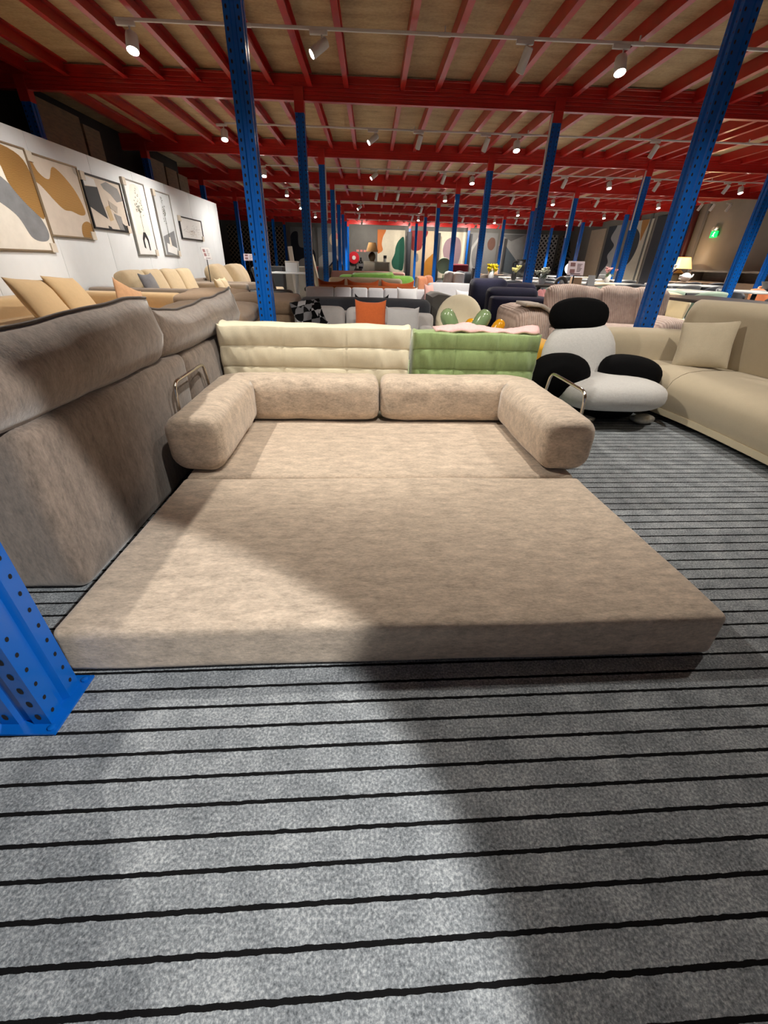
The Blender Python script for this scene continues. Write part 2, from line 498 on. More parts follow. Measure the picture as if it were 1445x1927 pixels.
FIX = {1: [(-2.298, 'D'), (-0.498, 'L'), (1.493, 'A'), (2.444, 'D')],
 2: [(-2.443, 'D'), (0.028, 'L'), (0.782, 'A'), (1.909, 'A'), (2.421, 'D'), (4.801, 'A'), (5.726, 'D')],
 3: [(-2.551, 'D'), (0.060, 'L'), (1.697, 'A'), (2.376, 'D'), (4.630, 'A'), (5.721, 'D'), (6.902, 'A'), (8.645, 'A'), (9.002, 'D')],
 4: [(-2.604, 'D'), (0.131, 'A'), (0.783, 'A'), (2.229, 'D'), (4.334, 'A'), (5.601, 'D'), (6.995, 'A'), (8.957, 'D'), (10.314, 'A'), (10.705, 'A'), (11.223, 'A')],
 5: [(-2.694, 'D'), (-0.458, 'L'), (1.862, 'A'), (5.559, 'D'), (7.025, 'A'), (8.913, 'D'), (9.411, 'A')],
 6: [(-2.559, 'D'), (-0.590, 'A'), (1.810, 'A'), (2.076, 'D'), (4.111, 'A'), (5.554, 'D'), (6.550, 'A'), (6.989, 'A'), (8.923, 'D'), (9.519, 'A'), (10.037, 'A')],
 7: [(-0.542, 'L'), (1.933, 'D'), (3.505, 'L'), (5.439, 'D'), (6.653, 'A')]}
P1 = 260
for k, lst in FIX.items():
    y = TY[k]
    for i, (x, kind) in enumerate(lst):
        src = {'A': spotA, 'L': spotL, 'D': spotD}[kind]
        lab = 'white track spotlight %s, number %d along the %s lighting track' % ({'D': 'shining straight down', 'L': 'tilted left with lit lens', 'A': 'tilted away from the camera'}[kind], i + 1, ordn[k])
        lab = lab.replace('number 1 along', 'first along').replace('number 2 along', 'second along').replace('number 3 along', 'third along').replace('number 4 along', 'fourth along').replace('number 5 along', 'fifth along').replace('number 6 along', 'sixth along').replace('number 7 along', 'seventh along').replace('number 8 along', 'eighth along').replace('number 9 along', 'ninth along').replace('number 10 along', 'tenth along').replace('number 11 along', 'eleventh along').replace('number 12 along', 'twelfth along')
        if src not in used:
            used.add(src); o = src; o.location = (x - .03, y, 2.872); o['label'] = lab; o['group'] = 'track spotlights'
        else: o = dup(src, lab, (x - .03, y, 2.872), group='track spotlights')
        hd = [c for c in o.children if c.name.startswith('lamp_head')][0]
        # direction the lens looks in
        d = {'D': Vector((.02, -.42, -1)), 'L': Vector((-.85, -.32, -.62)), 'A': Vector((-.25, .4, -.9))}[kind]
        if k == 7: d = Vector((-.1, .9, -.42))        # the last track washes the rugs on the back wall
        d = d.normalized()
        hd.rotation_euler = (-d).to_track_quat('Z', 'Y').to_euler()
        p = Vector((x, y, 2.772 if kind != 'D' else 2.742)) + d * (.14 if kind != 'D' else .085)
        if k == 7: light(p, p + d + Vector((0, 0, -.12)), P1 * .85, 120, .8)
        elif kind == 'D': light(p, p + Vector((0 if x > -1.5 or k > 4 else -.35, -.05, -1)), P1 * (.9, 1.5, 2.6, 3, 3.4, 3.6, 3.6)[k - 1] * (.85 if k < 3 else .35) ** (1 if x < -1.5 and k < 5 else 0), 125, .7)
        elif kind == 'L': light(p, p + d, P1 * (.8 if k < 4 else 2), 60, .4)
        elif k <= 4: light(p, p + d, P1 * .9, 55, .4)
        elif i % 2: light(p, p + d, P1 * 2, 70, .5)

# ------------------------------------------------------------------ taupe sofa bed
M_taupe = fabric('taupe_chenille', (200, 182, 162), var=.42, s1=20, s2=110, st=(.6, 1.5, 1.2), sheen=.35, bmp=.45)
SB = thing('sofa_bed', 'taupe chenille sofa bed folded out flat on the striped carpet in the middle', 'sofa bed', (.103, .79, 0), .03)
g = G().rbox(1.81, .905, .155, .022, 14, (0, 0, .003), wob=.006, ws=3, seed=1, M=T(0, .4525, .0835))
for v in g.v: v.x *= 1.034 - .034 * min(1, v.y / .8)          # the unfolded half spreads a little towards its free end
mk('front_mattress', g, M_taupe, SB, smooth=180)
g = G().rbox(1.82, .86, .155, .03, 14, (0, 0, .004), wob=.005, ws=3, seed=4, M=T(-.005, 1.345, .0775))
mk('rear_mattress', g, M_taupe, SB, smooth=180)
def bolster(sgn, name):
    """one long bolster: an arm that turns the rear corner and runs to the middle of the back"""
    sec = rrect(.25, .255, .075, 6, 0, 0)
    xa, yb = sgn * .852 - .002, 1.77
    pts = []
    for d, s in ((-.002, .05), (-.001, .45), (.0, .76), (.010, .89), (.028, .97), (.055, 1)): pts.append(((xa, .955 + d, .287), s))
    for k in range(1, 7): pts.append(((xa, 1.01 + (yb - .07 - 1.01) * k / 7, .287), 1 + .02 * math.sin(PI * k / 7)))
    arc = []
    for k in range(0, 5):
        t = math.radians(90 * k / 4); r = .06
        arc.append(((xa - sgn * r * (1 - math.cos(t)), yb - r + r * math.sin(t), .287), 1))
    pts += arc
    xe = .006 * sgn
    for k in range(1, 8): pts.append(((xa - sgn * .06 + (xe + sgn * .07 - xa + sgn * .06) * k / 7, yb, .287), 1))
    for d, s in ((.035, .95), (.058, .85), (.070, .66), (.074, .3), (.075, .05)): pts.append(((xe + sgn * (.07 - d), yb, .287), s))
    g = G(); g.sweep(pts, sec)
    for i, v in enumerate(g.v):
        g.v[i] = v + noise.noise_vector(v * 7 + Vector((sgn * 5, 0, 0))) * .007 + noise.noise_vector(v * 24) * .0025
    return mk(name, g, M_taupe, SB, smooth=180)
bolster(-1, 'bolster'); bolster(1, 'bolster')
def arm_frame(x):
    pts = fillet([(x * .93, 1.20, .17), (x, 1.20, .18), (x, 1.22, .495 if x < 0 else .47), (x, 1.65, .495 if x < 0 else .47), (x, 1.72, .18), (x * .93, 1.72, .17)], .05)
    g = G().tube(pts, .0085, 12)
    return mk('arm_frame', g, M_chrome, SB, smooth=180)
o = arm_frame(-.992); o['label'] = 'bent chrome tube'; o = arm_frame(1.012); o['label'] = 'bent chrome tube'

# ------------------------------------------------------------------ brown sofa seen from behind
M_brown = fabric('brown_plush', (136, 121, 109), var=.5, s1=22, s2=100, st=(1.2, 1.2, .45), sheen=.6, bmp=.5)
BS = thing('sofa', 'big brown plush sofa seen from behind, left of the taupe sofa bed', 'sofa', (-.97, 1.1, 0))
g = G().rbox(.3, 1.17, .575, .04, 10, (.012, 0, .006), wob=.008, ws=3, seed=3, M=T(-.15, .585, .2875))
mk('back_panel', g, M_brown, BS, smooth=180)
g = G().rbox(.3, 1.15, .57, .045, 10, (.01, 0, .006), wob=.008, ws=3, seed=5, M=T(-.155, 1.755, .285))
mk('back_panel', g, M_brown, BS, smooth=180)
g = G().rbox(.8, .22, .545, .05, 8, (0, .006, .006), wob=.006, ws=3, seed=7, M=T(-.6, .115, .2725))
mk('armrest', g, M_brown, BS, smooth=180)
g = G().rbox(.8, .22, .545, .05, 8, (0, .006, .006), wob=.006, ws=3, seed=8, M=T(-.6, 2.22, .2725))
mk('armrest', g, M_brown, BS, smooth=180)
g = G().rbox(.8, 1.9, .28, .05, 8, (0, 0, .01), wob=.005, ws=3, seed=9, M=T(-.66, 1.17, .17))
mk('seat', g, M_brown, BS, smooth=180)
M_pipe = fabric('brown_piping', (104, 95, 88), var=.15)
def head_cushion(y0, y1, z0, z1, th, seed, lean, peak):
    L = y1 - y0; H = z1 - z0
    g = G(); n, m = 26, 16
    vs, fs = [], []
    for i in range(n + 1):
        u = 2 * i / n - 1
        en = (1 - abs(u) ** 8) ** .5
        for j in range(m):
            a = 2 * PI * j / m
            cz, sx = math.cos(a), math.sin(a)
            zz = .5 + .5 * cz
            # pear shaped section: fat below, thin at the piped top edge
            wdt = th / 2 * (abs(sx) ** .75) * math.copysign(1, sx) * (1.0 - .55 * max(0, zz - .5) * 2 * zz)
            x = wdt * (.25 + .75 * en)
            z = z0 + H * zz * (.97 + .03 * en)
            if zz > .85: z += peak * (abs(u) ** 5) - .02 * math.sin(PI * (u + 1)) * .6
            y = y0 + L * (u + 1) / 2 + (.02 * u * (1 if zz > .8 else 0))
            p = Vector((x - .092 - lean * zz, y, z)); p += noise.noise_vector(p * 5 + Vector((seed, 0, 0))) * .012
            vs.append(p)
    for i in range(n):
        for j in range(m):
            a, b = i * m + j, i * m + (j + 1) % m
            fs.append((a, b, b + m, a + m))
    fs.append(tuple(range(m))[::-1]); fs.append(tuple(range(n * m, (n + 1) * m)))
    g.add(vs, fs)
    o = mk('headrest_cushion', g, M_brown, BS, smooth=180)
    top = [vs[i * m] + Vector((0, 0, .004)) for i in range(n + 1)]
    mk('piping', G().tube(top, .0055, 6), M_pipe, o, smooth=180)
head_cushion(-.22, 1.02, .565, .825, .215, 2, -.03, .02)
head_cushion(.985, 2.28, .565, .775, .215, 6, -.03, .05)

# ------------------------------------------------------------------ cream and green quilted lounge sofas (backs towards the camera)
def quilted(name, label, x0, x1, yb, ht, mat, seed, wr=.010):
    t = thing(name, label, 'sofa', ((x0 + x1) / 2, yb, 0))
    L = x1 - x0
    # side outline of the back seen from the left: z up, y away from the camera, with quilting rolls
    outl = []
    zs = [0.02, .15, .29, .42, .545, ht]
    for a, b in zip(zs[:-1], zs[1:]):
        for k in range(10):
            q = .5 - .5 * math.cos(PI * k / 10); z = a + (b - a) * q
            outl.append((-.013 * math.sin(PI * q) ** .45 + (.03 * (z / ht) ** 2) * -.4, z))
    for k in range(0, 9):
        a = math.radians(180 - 22.5 * k); outl.append((.08 + .085 * math.cos(a), ht - .03 + .035 * math.sin(a)))
    for q in range(1, 5): outl.append((.165 + .02 * q, ht - .03 - .075 * q))
    outl += [(.3, .33), (.42, .30), (.7, .33), (.82, .32), (.87, .26), (.86, .1), (.82, .02)]
    n = len(outl); N = 96; vs, fs = [], []
    for i in range(N + 1):
        u = 2 * i / N - 1
        en = (1 - abs(u) ** 16) ** .5
        for j, (y, z) in enumerate(outl):
            x = u * L / 2 * (1 - .012 * math.sin(PI * z / ht))
            yy = .4 + (y - .4) * (.93 + .07 * en); zz = z * (.965 + .035 * en)
            p = Vector((x, yy, zz))
            # fabric creases: vertical drags and corner puckers
            w_ = noise.noise(Vector((x * 22 + z * 5 + seed, z * 4, seed))) * wr * (.4 + 1.0 * abs(u) ** 2)
            w_ += noise.noise(Vector((x * 6, z * 8, seed * 2.7))) * wr * .8
            sm = abs((x / L * 3 + 1.5) % 1 - .0)
            sm = min(sm, 1 - sm)
            if sm < .012: w_ += .007
            p.y += w_; p.z += noise.noise(Vector((x * 5, seed, j * .2))) * .008 * (z / ht)
            if z > ht - .05 and abs(u) > .93: p.z += .02 * (abs(u) - .93) / .07
            vs.append(p)
    for i in range(N):
        for j in range(n - 1):
            a = i * n + j
            fs.append((a, a + n, a + n + 1, a + 1))
    fs.append(tuple(range(n))); fs.append(tuple(range(N * n, (N + 1) * n))[::-1])
    g = G().add(vs, fs)
    mk('quilted_body', g, mat, t, smooth=180)
    mk('base', G().bbox(-L / 2 + .04, L / 2 - .04, .05, .78, 0, .03, .005, 1), M_black, t)
    return t
M_cream = fabric('cream_velour', (228, 219, 192), var=.06, s1=10, s2=160, sheen=.3, bmp=.2)
M_green = fabric('sage_velvet', (144, 166, 110), var=.2, s1=9, s2=160, st=(3, 1, .7), sheen=.5, bmp=.25)
quilted('quilted_sofa', 'cream quilted low sofa seen from behind, directly past the sofa bed', -.95, .245, 2.72, .665, M_cream, 3)
quilted('quilted_sofa', 'sage green quilted low sofa seen from behind, right of the cream one', .262, 1.07, 2.74, .64, M_green, 8, .014)
# pink knit throw over the green sofa
M_pink = fabric('pink_knit', (236, 190, 186), var=.12, s1=40, s2=220, st=(3, 1, 1), bmp=.5)
g = G(); vs, fs = [], []; N = 24
for i in range(N + 1):
    x = -.05 + .66 * i / N - .27
    for j in range(9):
        q = j / 8
        vs.append((x, -.02 + .16 * q, .004 + .03 * math.sin(PI * q) * (.6 + .6 * math.sin(i * .35 - 1)) + .006 * math.sin(i * 1.3 + j)))
for i in range(N):
    for j in range(8): fs.append((i * 9 + j, i * 9 + 9 + j, i * 9 + 10 + j, i * 9 + j + 1))
o = mk('knitted_throw', g.add(vs, fs), M_pink, loc=(.72, 2.79, .645), smooth=180)
md = o.modifiers.new('Solidify', 'SOLIDIFY'); md.thickness = .012
tag(o, 'pink knitted throw laid along the top of the sage green sofa', 'throw')
# mustard ottoman behind the green sofa
M_must = fabric('mustard_velvet', (214, 160, 40), var=.12, sheen=.4)
g = G().rbox(.46, .46, .40, .06, 8, (.01, .01, .02), M=T(0, 0, .215))
t = thing('ottoman', 'mustard yellow ottoman mostly hidden behind the sage green sofa', 'ottoman', (1.46, 4.02, 0))
mk('upholstery', g, M_must, t, smooth=180)
mk('base', G().lathe([(.2, 0), (.2, .02)], 20), M_black, t)

# ------------------------------------------------------------------ balloon stools with two ears
def balloon(label, loc, mat, s=1.0):
    t = thing('balloon_stool', label, 'stool', loc)
    mk('seat', G().ell(.19 * s, .17 * s, .12 * s, e=.95, M=T(0, 0, .47 * s)), mat, t, smooth=180)
    for sg in (-1, 1):
        M = T(sg * .135 * s, 0, .60 * s) @ R('Y', sg * 30)
        mk('ear', G().lathe([(.001, -.13), (.035, -.125), (.055, -.1), (.066, -.05), (.07, .0), (.07, .06), (.062, .1), (.045, .125), (.02, .138), (.001, .14)], 24, M=M @ Matrix.Scale(s, 4)), mat, t, smooth=180)
    mk('body', G().lathe([(.001, .0), (.16, .005), (.19, .06), (.2, .16), (.18, .28), (.12, .36), (.001, .4)], 28, M=Matrix.Scale(s, 4)), mat, t, smooth=180)
    return t
M_gball = plain('sage_gloss', (128, 150, 108), .22, var=.02)
M_yball = plain('mustard_gloss', (228, 160, 28), .22, var=.02)
balloon('glossy sage green stool with two balloon ears behind the pink throw', (.82, 3.92, 0), M_gball, .93)
balloon('glossy mustard stool with two balloon ears beside the navy sofa', (1.07, 4.2, 0), M_yball, .79)

# ------------------------------------------------------------------ panda-like lounge chair
M_boucle = fabric('white_boucle', (208, 206, 202), var=.1, s1=60, s2=200, bmp=.6)
M_blackf = fabric('black_boucle', (11, 11, 12), var=.3, s1=60, s2=200, bmp=.4, sheen=0, spec=.08)
M_foil = plain('brushed_grey_metal', (190, 186, 178), .35, .6, sc=20, var=.3)
PC = thing('lounge_chair', 'round black and white boucle lounge chair facing the carpet aisle', 'armchair', (1.76, 3.12, 0), -.05)
mk('seat', G().ell(.385, .36, .118, e=.72, M=T(.015, -.02, .212) @ R('X', -4), wob=.006), M_boucle, PC, smooth=180)
mk('backrest', G().ell(.29, .115, .31, e=.86, M=T(-.115, .30, .36) @ R('X', -12), wob=.006), M_boucle, PC, smooth=180)
mk('headrest', G().ell(.225, .10, .128, e=.85, M=T(-.165, .36, .685) @ R('X', -8), wob=.004), M_blackf, PC, smooth=180)
mk('armrest', G().ell(.205, .22, .155, e=.85, M=T(-.335, .03, .305) @ R('Y', -4), wob=.004), M_blackf, PC, smooth=180)
mk('armrest', G().ell(.225, .2, .13, e=.85, M=T(.235, .13, .315) @ R('Y', 6), wob=.004), M_blackf, PC, smooth=180)
mk('base', G().ell(.27, .25, .09, e=.7, M=T(.0, .06, .1)), M_blackf, PC, smooth=180)
mk('side_shell', G().ell(.10, .17, .19, e=.85, M=T(-.40, .05, .21)), M_blackf, PC, smooth=180)
for fx in (-.13, .31):
    mk('foot', G().ell(.085, .07, .032, e=.8, M=T(fx, -.12, .034) @ R('Z', 10), wob=.012, seed=fx), M_foil, PC, smooth=180)

# ------------------------------------------------------------------ cream curved sofa on the right
M_crm = fabric('cream_microfibre', (188, 174, 148), var=.06, s1=8, s2=170, sheen=.3, bmp=.15)
CS = thing('sofa', 'large cream curved sofa along the right edge of the carpet', 'sofa', (0, 0, 0))
path = [(2.38, .95), (2.38, 1.5), (2.37, 2.0), (2.36, 2.4), (2.34, 2.75), (2.29, 3.08), (2.21, 3.36), (2.10, 3.58)]
seat = [(-.70, .10), (-.70, .33)] + [(-.6, .35), (-.4, .362), (-.2, .365), (-.08, .355), (-.02, .335), (.035, .30), (.06, .25), (.065, .2), (.055, .14), (.04, .09)]
seat = [(-a, b) for a, b in seat][::-1]
# sweep runs away from the camera; +side is to the right of travel
def dense(p, k=4):
    out = []
    for i in range(len(p) - 1):
        for q in range(k):
            a = p[max(0, i - 1)]; b = p[i]; c = p[i + 1]; d = p[min(len(p) - 1, i + 2)]; t = q / k
            out.append(tuple(.5 * ((2 * b[j]) + (-a[j] + c[j]) * t + (2 * a[j] - 5 * b[j] + 4 * c[j] - d[j]) * t * t + (-a[j] + 3 * b[j] - 3 * c[j] + d[j]) * t ** 3) for j in range(2)))
    out.append(p[-1]); return out
dp = dense(path)
g = G(); g.sweep([((x, y, 0), 1) for x, y in dp[:21]], seat)
mk('seat', g, M_crm, CS, smooth=50)
g = G(); g.sweep([((x, y + .006, 0), 1) for x, y in dp[20:]], seat)
mk('seat', g, M_crm, CS, smooth=50)
g = G(); g.sweep([((x, y, 0), 1) for x, y in dp], [(-.05, .045), (-.05, .088), (.60, .088), (.60, .045)])
mk('plinth', g, plain('cream_plinth', (205, 192, 162), .5), CS, smooth=30)
g = G(); g.sweep([((x, y, 0), 1) for x, y in dp[::3] + [dp[-1]]], [(.06, .0), (.06, .05), (.55, .05), (.55, .0)])
mk('recessed_base', g, M_black, CS, smooth=30)
bk = rrect(.23, .5, .105, 6, 0, .54)
bk = [(a + .05 * (b - .54), b + (.02 if b > .6 else 0)) for a, b in bk]
bp_ = dense([(3.03, 1.0), (3.03, 1.6), (3.025, 2.2), (3.0, 2.7), (2.94, 3.15), (2.82, 3.48), (2.66, 3.66)])
g = G(); g.sweep([((x, y, 0), 1) for x, y in bp_], bk)
e0 = len(g.v) - len(bk); c_ = sum((g.v[k] for k in range(e0, len(g.v))), Vector()) / len(bk)
d_ = Vector((-.66, .55, 0)).normalized()
for q, sc_ in ((.03, .92), (.05, .7), (.055, .1)):
    o_ = len(g.v); n_ = len(bk)
    g.v += [c_ + d_ * q + (g.v[e0 + k] - c_) * sc_ for k in range(n_)]
    for k in range(n_):
        a_ = (o_ - n_ + k, o_ - n_ + (k + 1) % n_, o_ + (k + 1) % n_, o_ + k); g.f.append(list(a_)); g.m.append(0)
mk('backrest', g, M_crm, CS, smooth=180)
g = G().rbox(.78, .25, .47, .08, 8, (0, .01, .01), M=T(2.30, 3.66, .345) @ R('Z', -7))
mk('armrest', g, M_crm, CS, smooth=180)
o = mk('throw_pillow', G().pillow(.36, .34, .12, seed=4, wob=.008), fabric('cream_pillow', (192, 179, 154), var=.07), loc=(2.56, 3.30, .52), rz=0, smooth=180)
o.rotation_euler = (math.radians(-20), math.radians(-6), math.radians(-38))
tag(o, 'square cream pillow leaning in the corner of the curved cream sofa', 'pillow')

# ------------------------------------------------------------------ generic upholstered seating for the showroom rows
def sofa(label, loc, rz, W, D, mat, seat_h=.38, back_h=.64, nseat=2, nback=2, arm=.18, arm_h=.5, back_t=.2, cush=None, cush_h=None, cat='sofa', name='sofa', arms=(1, 1), r=.05):
    """faces local -Y; origin on the floor in the middle"""
    t = thing(name, label, cat, loc, rz)
    n = 4
    mk('base', G().rbox(W, D - .04, seat_h - .17, .03, n, M=T(0, .0, .06 + (seat_h - .17) / 2)), mat, t, smooth=180)
    mk('backrest', G().rbox(W, back_t, back_h - .07, r, 5, (0, .01, .01), M=T(0, D / 2 - back_t / 2, .07 + (back_h - .07) / 2)), mat, t, smooth=180)
    ax = [a for a in (0, 1) if arms[a]]
    for a in ax:
        sx = -1 if a == 0 else 1
        mk('armrest', G().rbox(arm, D - .03, arm_h - .07, min(r, arm * .4), 4, (.006, 0, .01), M=T(sx * (W / 2 - arm / 2), -.01, .07 + (arm_h - .07) / 2)), mat, t, smooth=180)
    xl = -W / 2 + (arm if arms[0] else 0); xr = W / 2 - (arm if arms[1] else 0)
    sw = (xr - xl) / nseat
    for k in range(nseat):
        mk('seat_cushion', G().rbox(sw - .01, D - back_t - .02, .17, .045, 5, (0, 0, .012), M=T(xl + sw * (k + .5), -back_t / 2, seat_h - .085)), cush or mat, t, smooth=180)
    if nback:
        bw = (xr - xl) / nback; ch = cush_h or (back_h - seat_h + .02)
        for k in range(nback):
            mk('back_cushion', G().rbox(bw - .012, .17, ch, .06, 5, (0, .025, .01), wob=.006, ws=4, seed=k, M=T(xl + bw * (k + .5), D / 2 - back_t - .07, seat_h + ch / 2) @ R('X', -8)), cush or mat, t, smooth=180)
    for sx in (-1, 1):
        for sy in (-1, 1):
            mk('leg', G().lathe([(.02, 0), (.026, .065)], 10, M=T(sx * (W / 2 - .08), sy * (D / 2 - .1), 0)), M_black, t)
    return t
def pillow(label, loc, rot, w, h, th, mat, seed=1, cat='pillow', ear=.02, name='throw_pillow', group=None):
    o = mk(name, G().pillow(w, h, th, n=12, seed=seed, ear=ear), mat, smooth=180)
    o.location = loc; o.rotation_euler = [math.radians(a) for a in rot]
    return tag(o, label, cat, group)

F_lgrey = fabric('light_grey_suede', (176, 172, 170), var=.1, s1=8)
F_rust = fabric('rust_linen', (186, 92, 46), var=.12, s1=30, bmp=.3)
F_char = fabric('charcoal_fabric', (58, 60, 66), var=.15)
F_wht = fabric('white_fabric', (218, 218, 222), var=.05)
F_rustl = plain('rust_leather', (168, 88, 44), .45, var=.12)
F_ivory = fabric('ivory_fabric', (228, 218, 190), var=.05)
F_grass = fabric('grass_green_velvet', (92, 130, 52), var=.2, sheen=.4)
F_rose = fabric('dusty_rose', (226, 176, 168), var=.08)
F_navy = fabric('navy_fabric', (28, 28, 52), var=.25, s1=40)
F_dgrey = fabric('olive_grey', (112, 110, 106), var=.12)
F_tan = fabric('tan_nubuck', (202, 172, 130), var=.08, s1=8, sheen=.3)
F_taupeg = fabric('grey_taupe', (150, 136, 122), var=.08)
F_sand = fabric('sand_chenille', (198, 178, 146), var=.1)
F_mocha = fabric('mocha_fabric', (146, 124, 102), var=.14, s1=24)
F_denim = fabric('grey_check', (120, 120, 126), var=.2)

# row 1: light grey sofa facing the camera, with its pillows and throw
sofa('light grey suede sofa facing the camera behind the cream quilted sofa', (-.08, 4.62, 0), 0, 1.52, .88, F_lgrey, .34, .535, 2, 3, .17, .42, .16, cush_h=.25)
pillow('square rust orange pillow standing upright on the light grey sofa', (-0.011, 4.500, 0.519), (-12, 0, 0), .31, .31, .1, F_rust, 3)
pillow('light grey oblong pillow on the light grey sofa, right of the orange pillow', (0.306, 4.460, 0.502), (-14, 0, 0), .33, .24, .1, fabric('pillow_grey', (168, 166, 166), var=.06), 5)
# checked throw
def checks():
    m, nt, b = base('checked_throw', .95, spec=.1)
    v = coords(nt, (12, 12, 12), (.3, .2, .5)); c1 = nt.nodes.new('ShaderNodeTexChecker'); c1.inputs['Scale'].default_value = 1
    nt.links.new(v, c1.inputs['Vector']); c1.inputs['Color1'].default_value = srgb(12, 12, 13); c1.inputs['Color2'].default_value = srgb(150, 148, 150)
    c2 = nt.nodes.new('ShaderNodeTexChecker'); c2.inputs['Scale'].default_value = .5; nt.links.new(v, c2.inputs['Vector'])
    c2.inputs['Color1'].default_value = (1, 1, 1, 1); c2.inputs['Color2'].default_value = (.42, .42, .43, 1)
    nt.links.new(mix(nt, 1.0, c1.outputs[0], c2.outputs[0], 'MULTIPLY'), b.inputs['Base Color']); return m
def drape(pts, wid, n=26, m=14, amp=.02, seed=0):
    """cloth strip following a polyline, width across wid vector"""
    P = [Vector(p) for p in pts]; L = [0]
    for i in range(1, len(P)): L.append(L[-1] + (P[i] - P[i - 1]).length)
    def at(s):
        for i in range(1, len(P)):
            if s <= L[i]: q = (s - L[i - 1]) / (L[i] - L[i - 1]); return P[i - 1].lerp(P[i], q)
        return P[-1]
    vs, fs = [], []; wv = Vector(wid)
    for i in range(n + 1):
        c = at(L[-1] * i / n)
        for j in range(m + 1):
            p = c + wv * (j / m - .5) * (1 - .25 * i / n)
            p += Vector((0, -1, .4)) * abs(noise.noise(Vector((j * .55, i * .16, seed)))) * amp * 2
            vs.append(p)
    for i in range(n):
        for j in range(m): a = i * (m + 1) + j; fs.append((a, a + 1, a + m + 2, a + m + 1))
    return G().add(vs, fs)
o = mk('checked_throw', drape([(-.72, 4.98, .60), (-.70, 4.82, .63), (-.66, 4.70, .55), (-.6, 4.6, .45), (-.5, 4.48, .40), (-.45, 4.25, .39)], (.33, -.03, .05), seed=2), checks(), smooth=180)
o.modifiers.new('Solidify', 'SOLIDIFY').thickness = .012
tag(o, 'black, grey and white checked throw over the corner of the light grey sofa', 'throw')
t = thing('notebook', 'grey folder with an orange pen lying on the light grey sofa end', 'folder', (.60, 4.25, .383), .2)
mk('cover', G().bbox(-.1, .1, -.08, .08, 0, .012, .004, 1), plain('grey_card', (150, 150, 154), .7), t)
mk('orange_marker', G().tube([(-.08, .0, .02), (.07, .01, .02)], .009, 8), plain('orange_plastic', (235, 96, 58), .4), t)

# row 2: charcoal sofa facing away, white channelled sofa facing the camera
sofa('charcoal sofa seen from behind, just past the light grey sofa', (-.07, 5.62, 0), PI, 1.5, .9, F_char, .36, .65, 2, 0, .2, .5, .2, r=.08)
pillow('dark charcoal pillow whose corners show above the charcoal sofa back', (.0, 5.50, .475), (14, 0, 0), .40, .32, .12, fabric('dark_pillow', (40, 41, 46)), 6, ear=.06)
WS = thing('sofa', 'long white sofa with vertical channels facing the camera behind the charcoal sofa', 'sofa', (-.06, 6.75, 0))
xs = [-0.990, -0.570, -0.307, -0.061, 0.179, 0.443, 0.851]
for a, b in zip(xs[:-1], xs[1:]):
    mk('back_channel', G().rbox(b - a - .003, .2, .5, .035, 4, (0, .01, 0), M=T((a + b) / 2 + .06, .32, .42)), F_wht, WS, smooth=180)
mk('seat', G().rbox(1.84, .75, .24, .05, 6, M=T(0, -.1, .27)), F_wht, WS, smooth=180)
for sx in (-1, 1):
    for sy in (-1, 1): mk('leg', G().lathe([(.018, 0), (.022, .16)], 10, M=T(sx * .8, sy * .26 - .06, 0)), M_black, WS)
pillow('flat white pillow with grey piping on the white channelled sofa', (0.516, 6.750, 0.602), (-16, 0, 0), .3, .18, .08, fabric('white_pillow', (226, 226, 228), var=.03), 8)
pillow('pale pink pillow at the right end of the white channelled sofa', (.86, 6.9, .59), (-8, 0, 60), .3, .3, .1, F_rose, 9)
# row 3: rust leather sofa facing away with three rust pillows
sofa('rust leather sofa facing away behind the white channelled sofa', (-.06, 7.95, 0), PI, 1.62, .9, F_rustl, .38, .67, 3, 0, .16, .5, .2)
for k, (px_, w_) in enumerate(((-0.660, .44), (-0.146, .52), (0.423, .54))):
    pillow('rust orange pillow along the top of the rust sofa, %s' % ['left of the other two', 'between the other two', 'right of the other two'][k], (px_, 7.73, .56), (10, 0, 0), w_, .33, .14, F_rust, 11 + k, ear=.05)
# row 4: ivory, green and rose sofas
sofa('ivory sofa with a flat rounded back facing away, beyond the rust pillows', (-.12, 9.35, 0), PI, 1.4, .9, F_ivory, .38, .745, 2, 0, .16, .5, .18, r=.06)
sofa('grass green velvet sofa facing away beyond the ivory sofa', (.10, 10.75, 0), PI, 1.66, .95, F_grass, .38, .765, 2, 0, .2, .55, .25, r=.1)
o = mk('green_throw', drape([(.02, 10.3, .56), (.02, 10.27, .78), (.02, 10.45, .81), (.02, 10.62, .80)], (1.0, 0, .03), seed=6, amp=.03), F_grass, smooth=180)
o.modifiers.new('Solidify', 'SOLIDIFY').thickness = .015
tag(o, 'rumpled green throw over the back of the grass green sofa', 'throw')
sofa('dusty rose sofa beyond the grass green sofa', (-.1, 12.6, 0), PI, 1.9, .9, F_rose, .38, .8, 2, 0, .18, .55, .2)
sofa('terracotta armchair beside the grass green sofa end', (1.36, 10.6, 0), PI / 2, .7, .7, fabric('terracotta', (188, 124, 92)), .4, .76, 1, 1, .16, .6, .2, cat='armchair', name='armchair')
sofa('pale grey armchair with a slanting back, right of the terracotta armchair', (1.75, 11.6, 0), -PI / 2, .9, .9, F_lgrey, .4, .84, 1, 1, .16, .6, .25, cat='armchair', name='armchair')
sofa('charcoal armchair between the two far columns beyond the white boxy armchair', (2.25, 12.9, 0), -PI / 2, .9, .9, F_char, .4, .84, 1, 1, .16, .6, .25, cat='armchair', name='armchair')
sofa('dark grey sofa low behind the rust pillows, right side', (1.15, 9.0, 0), -PI / 2, 1.0, .8, F_char, .38, .62, 2, 0, .14, .5, .18)
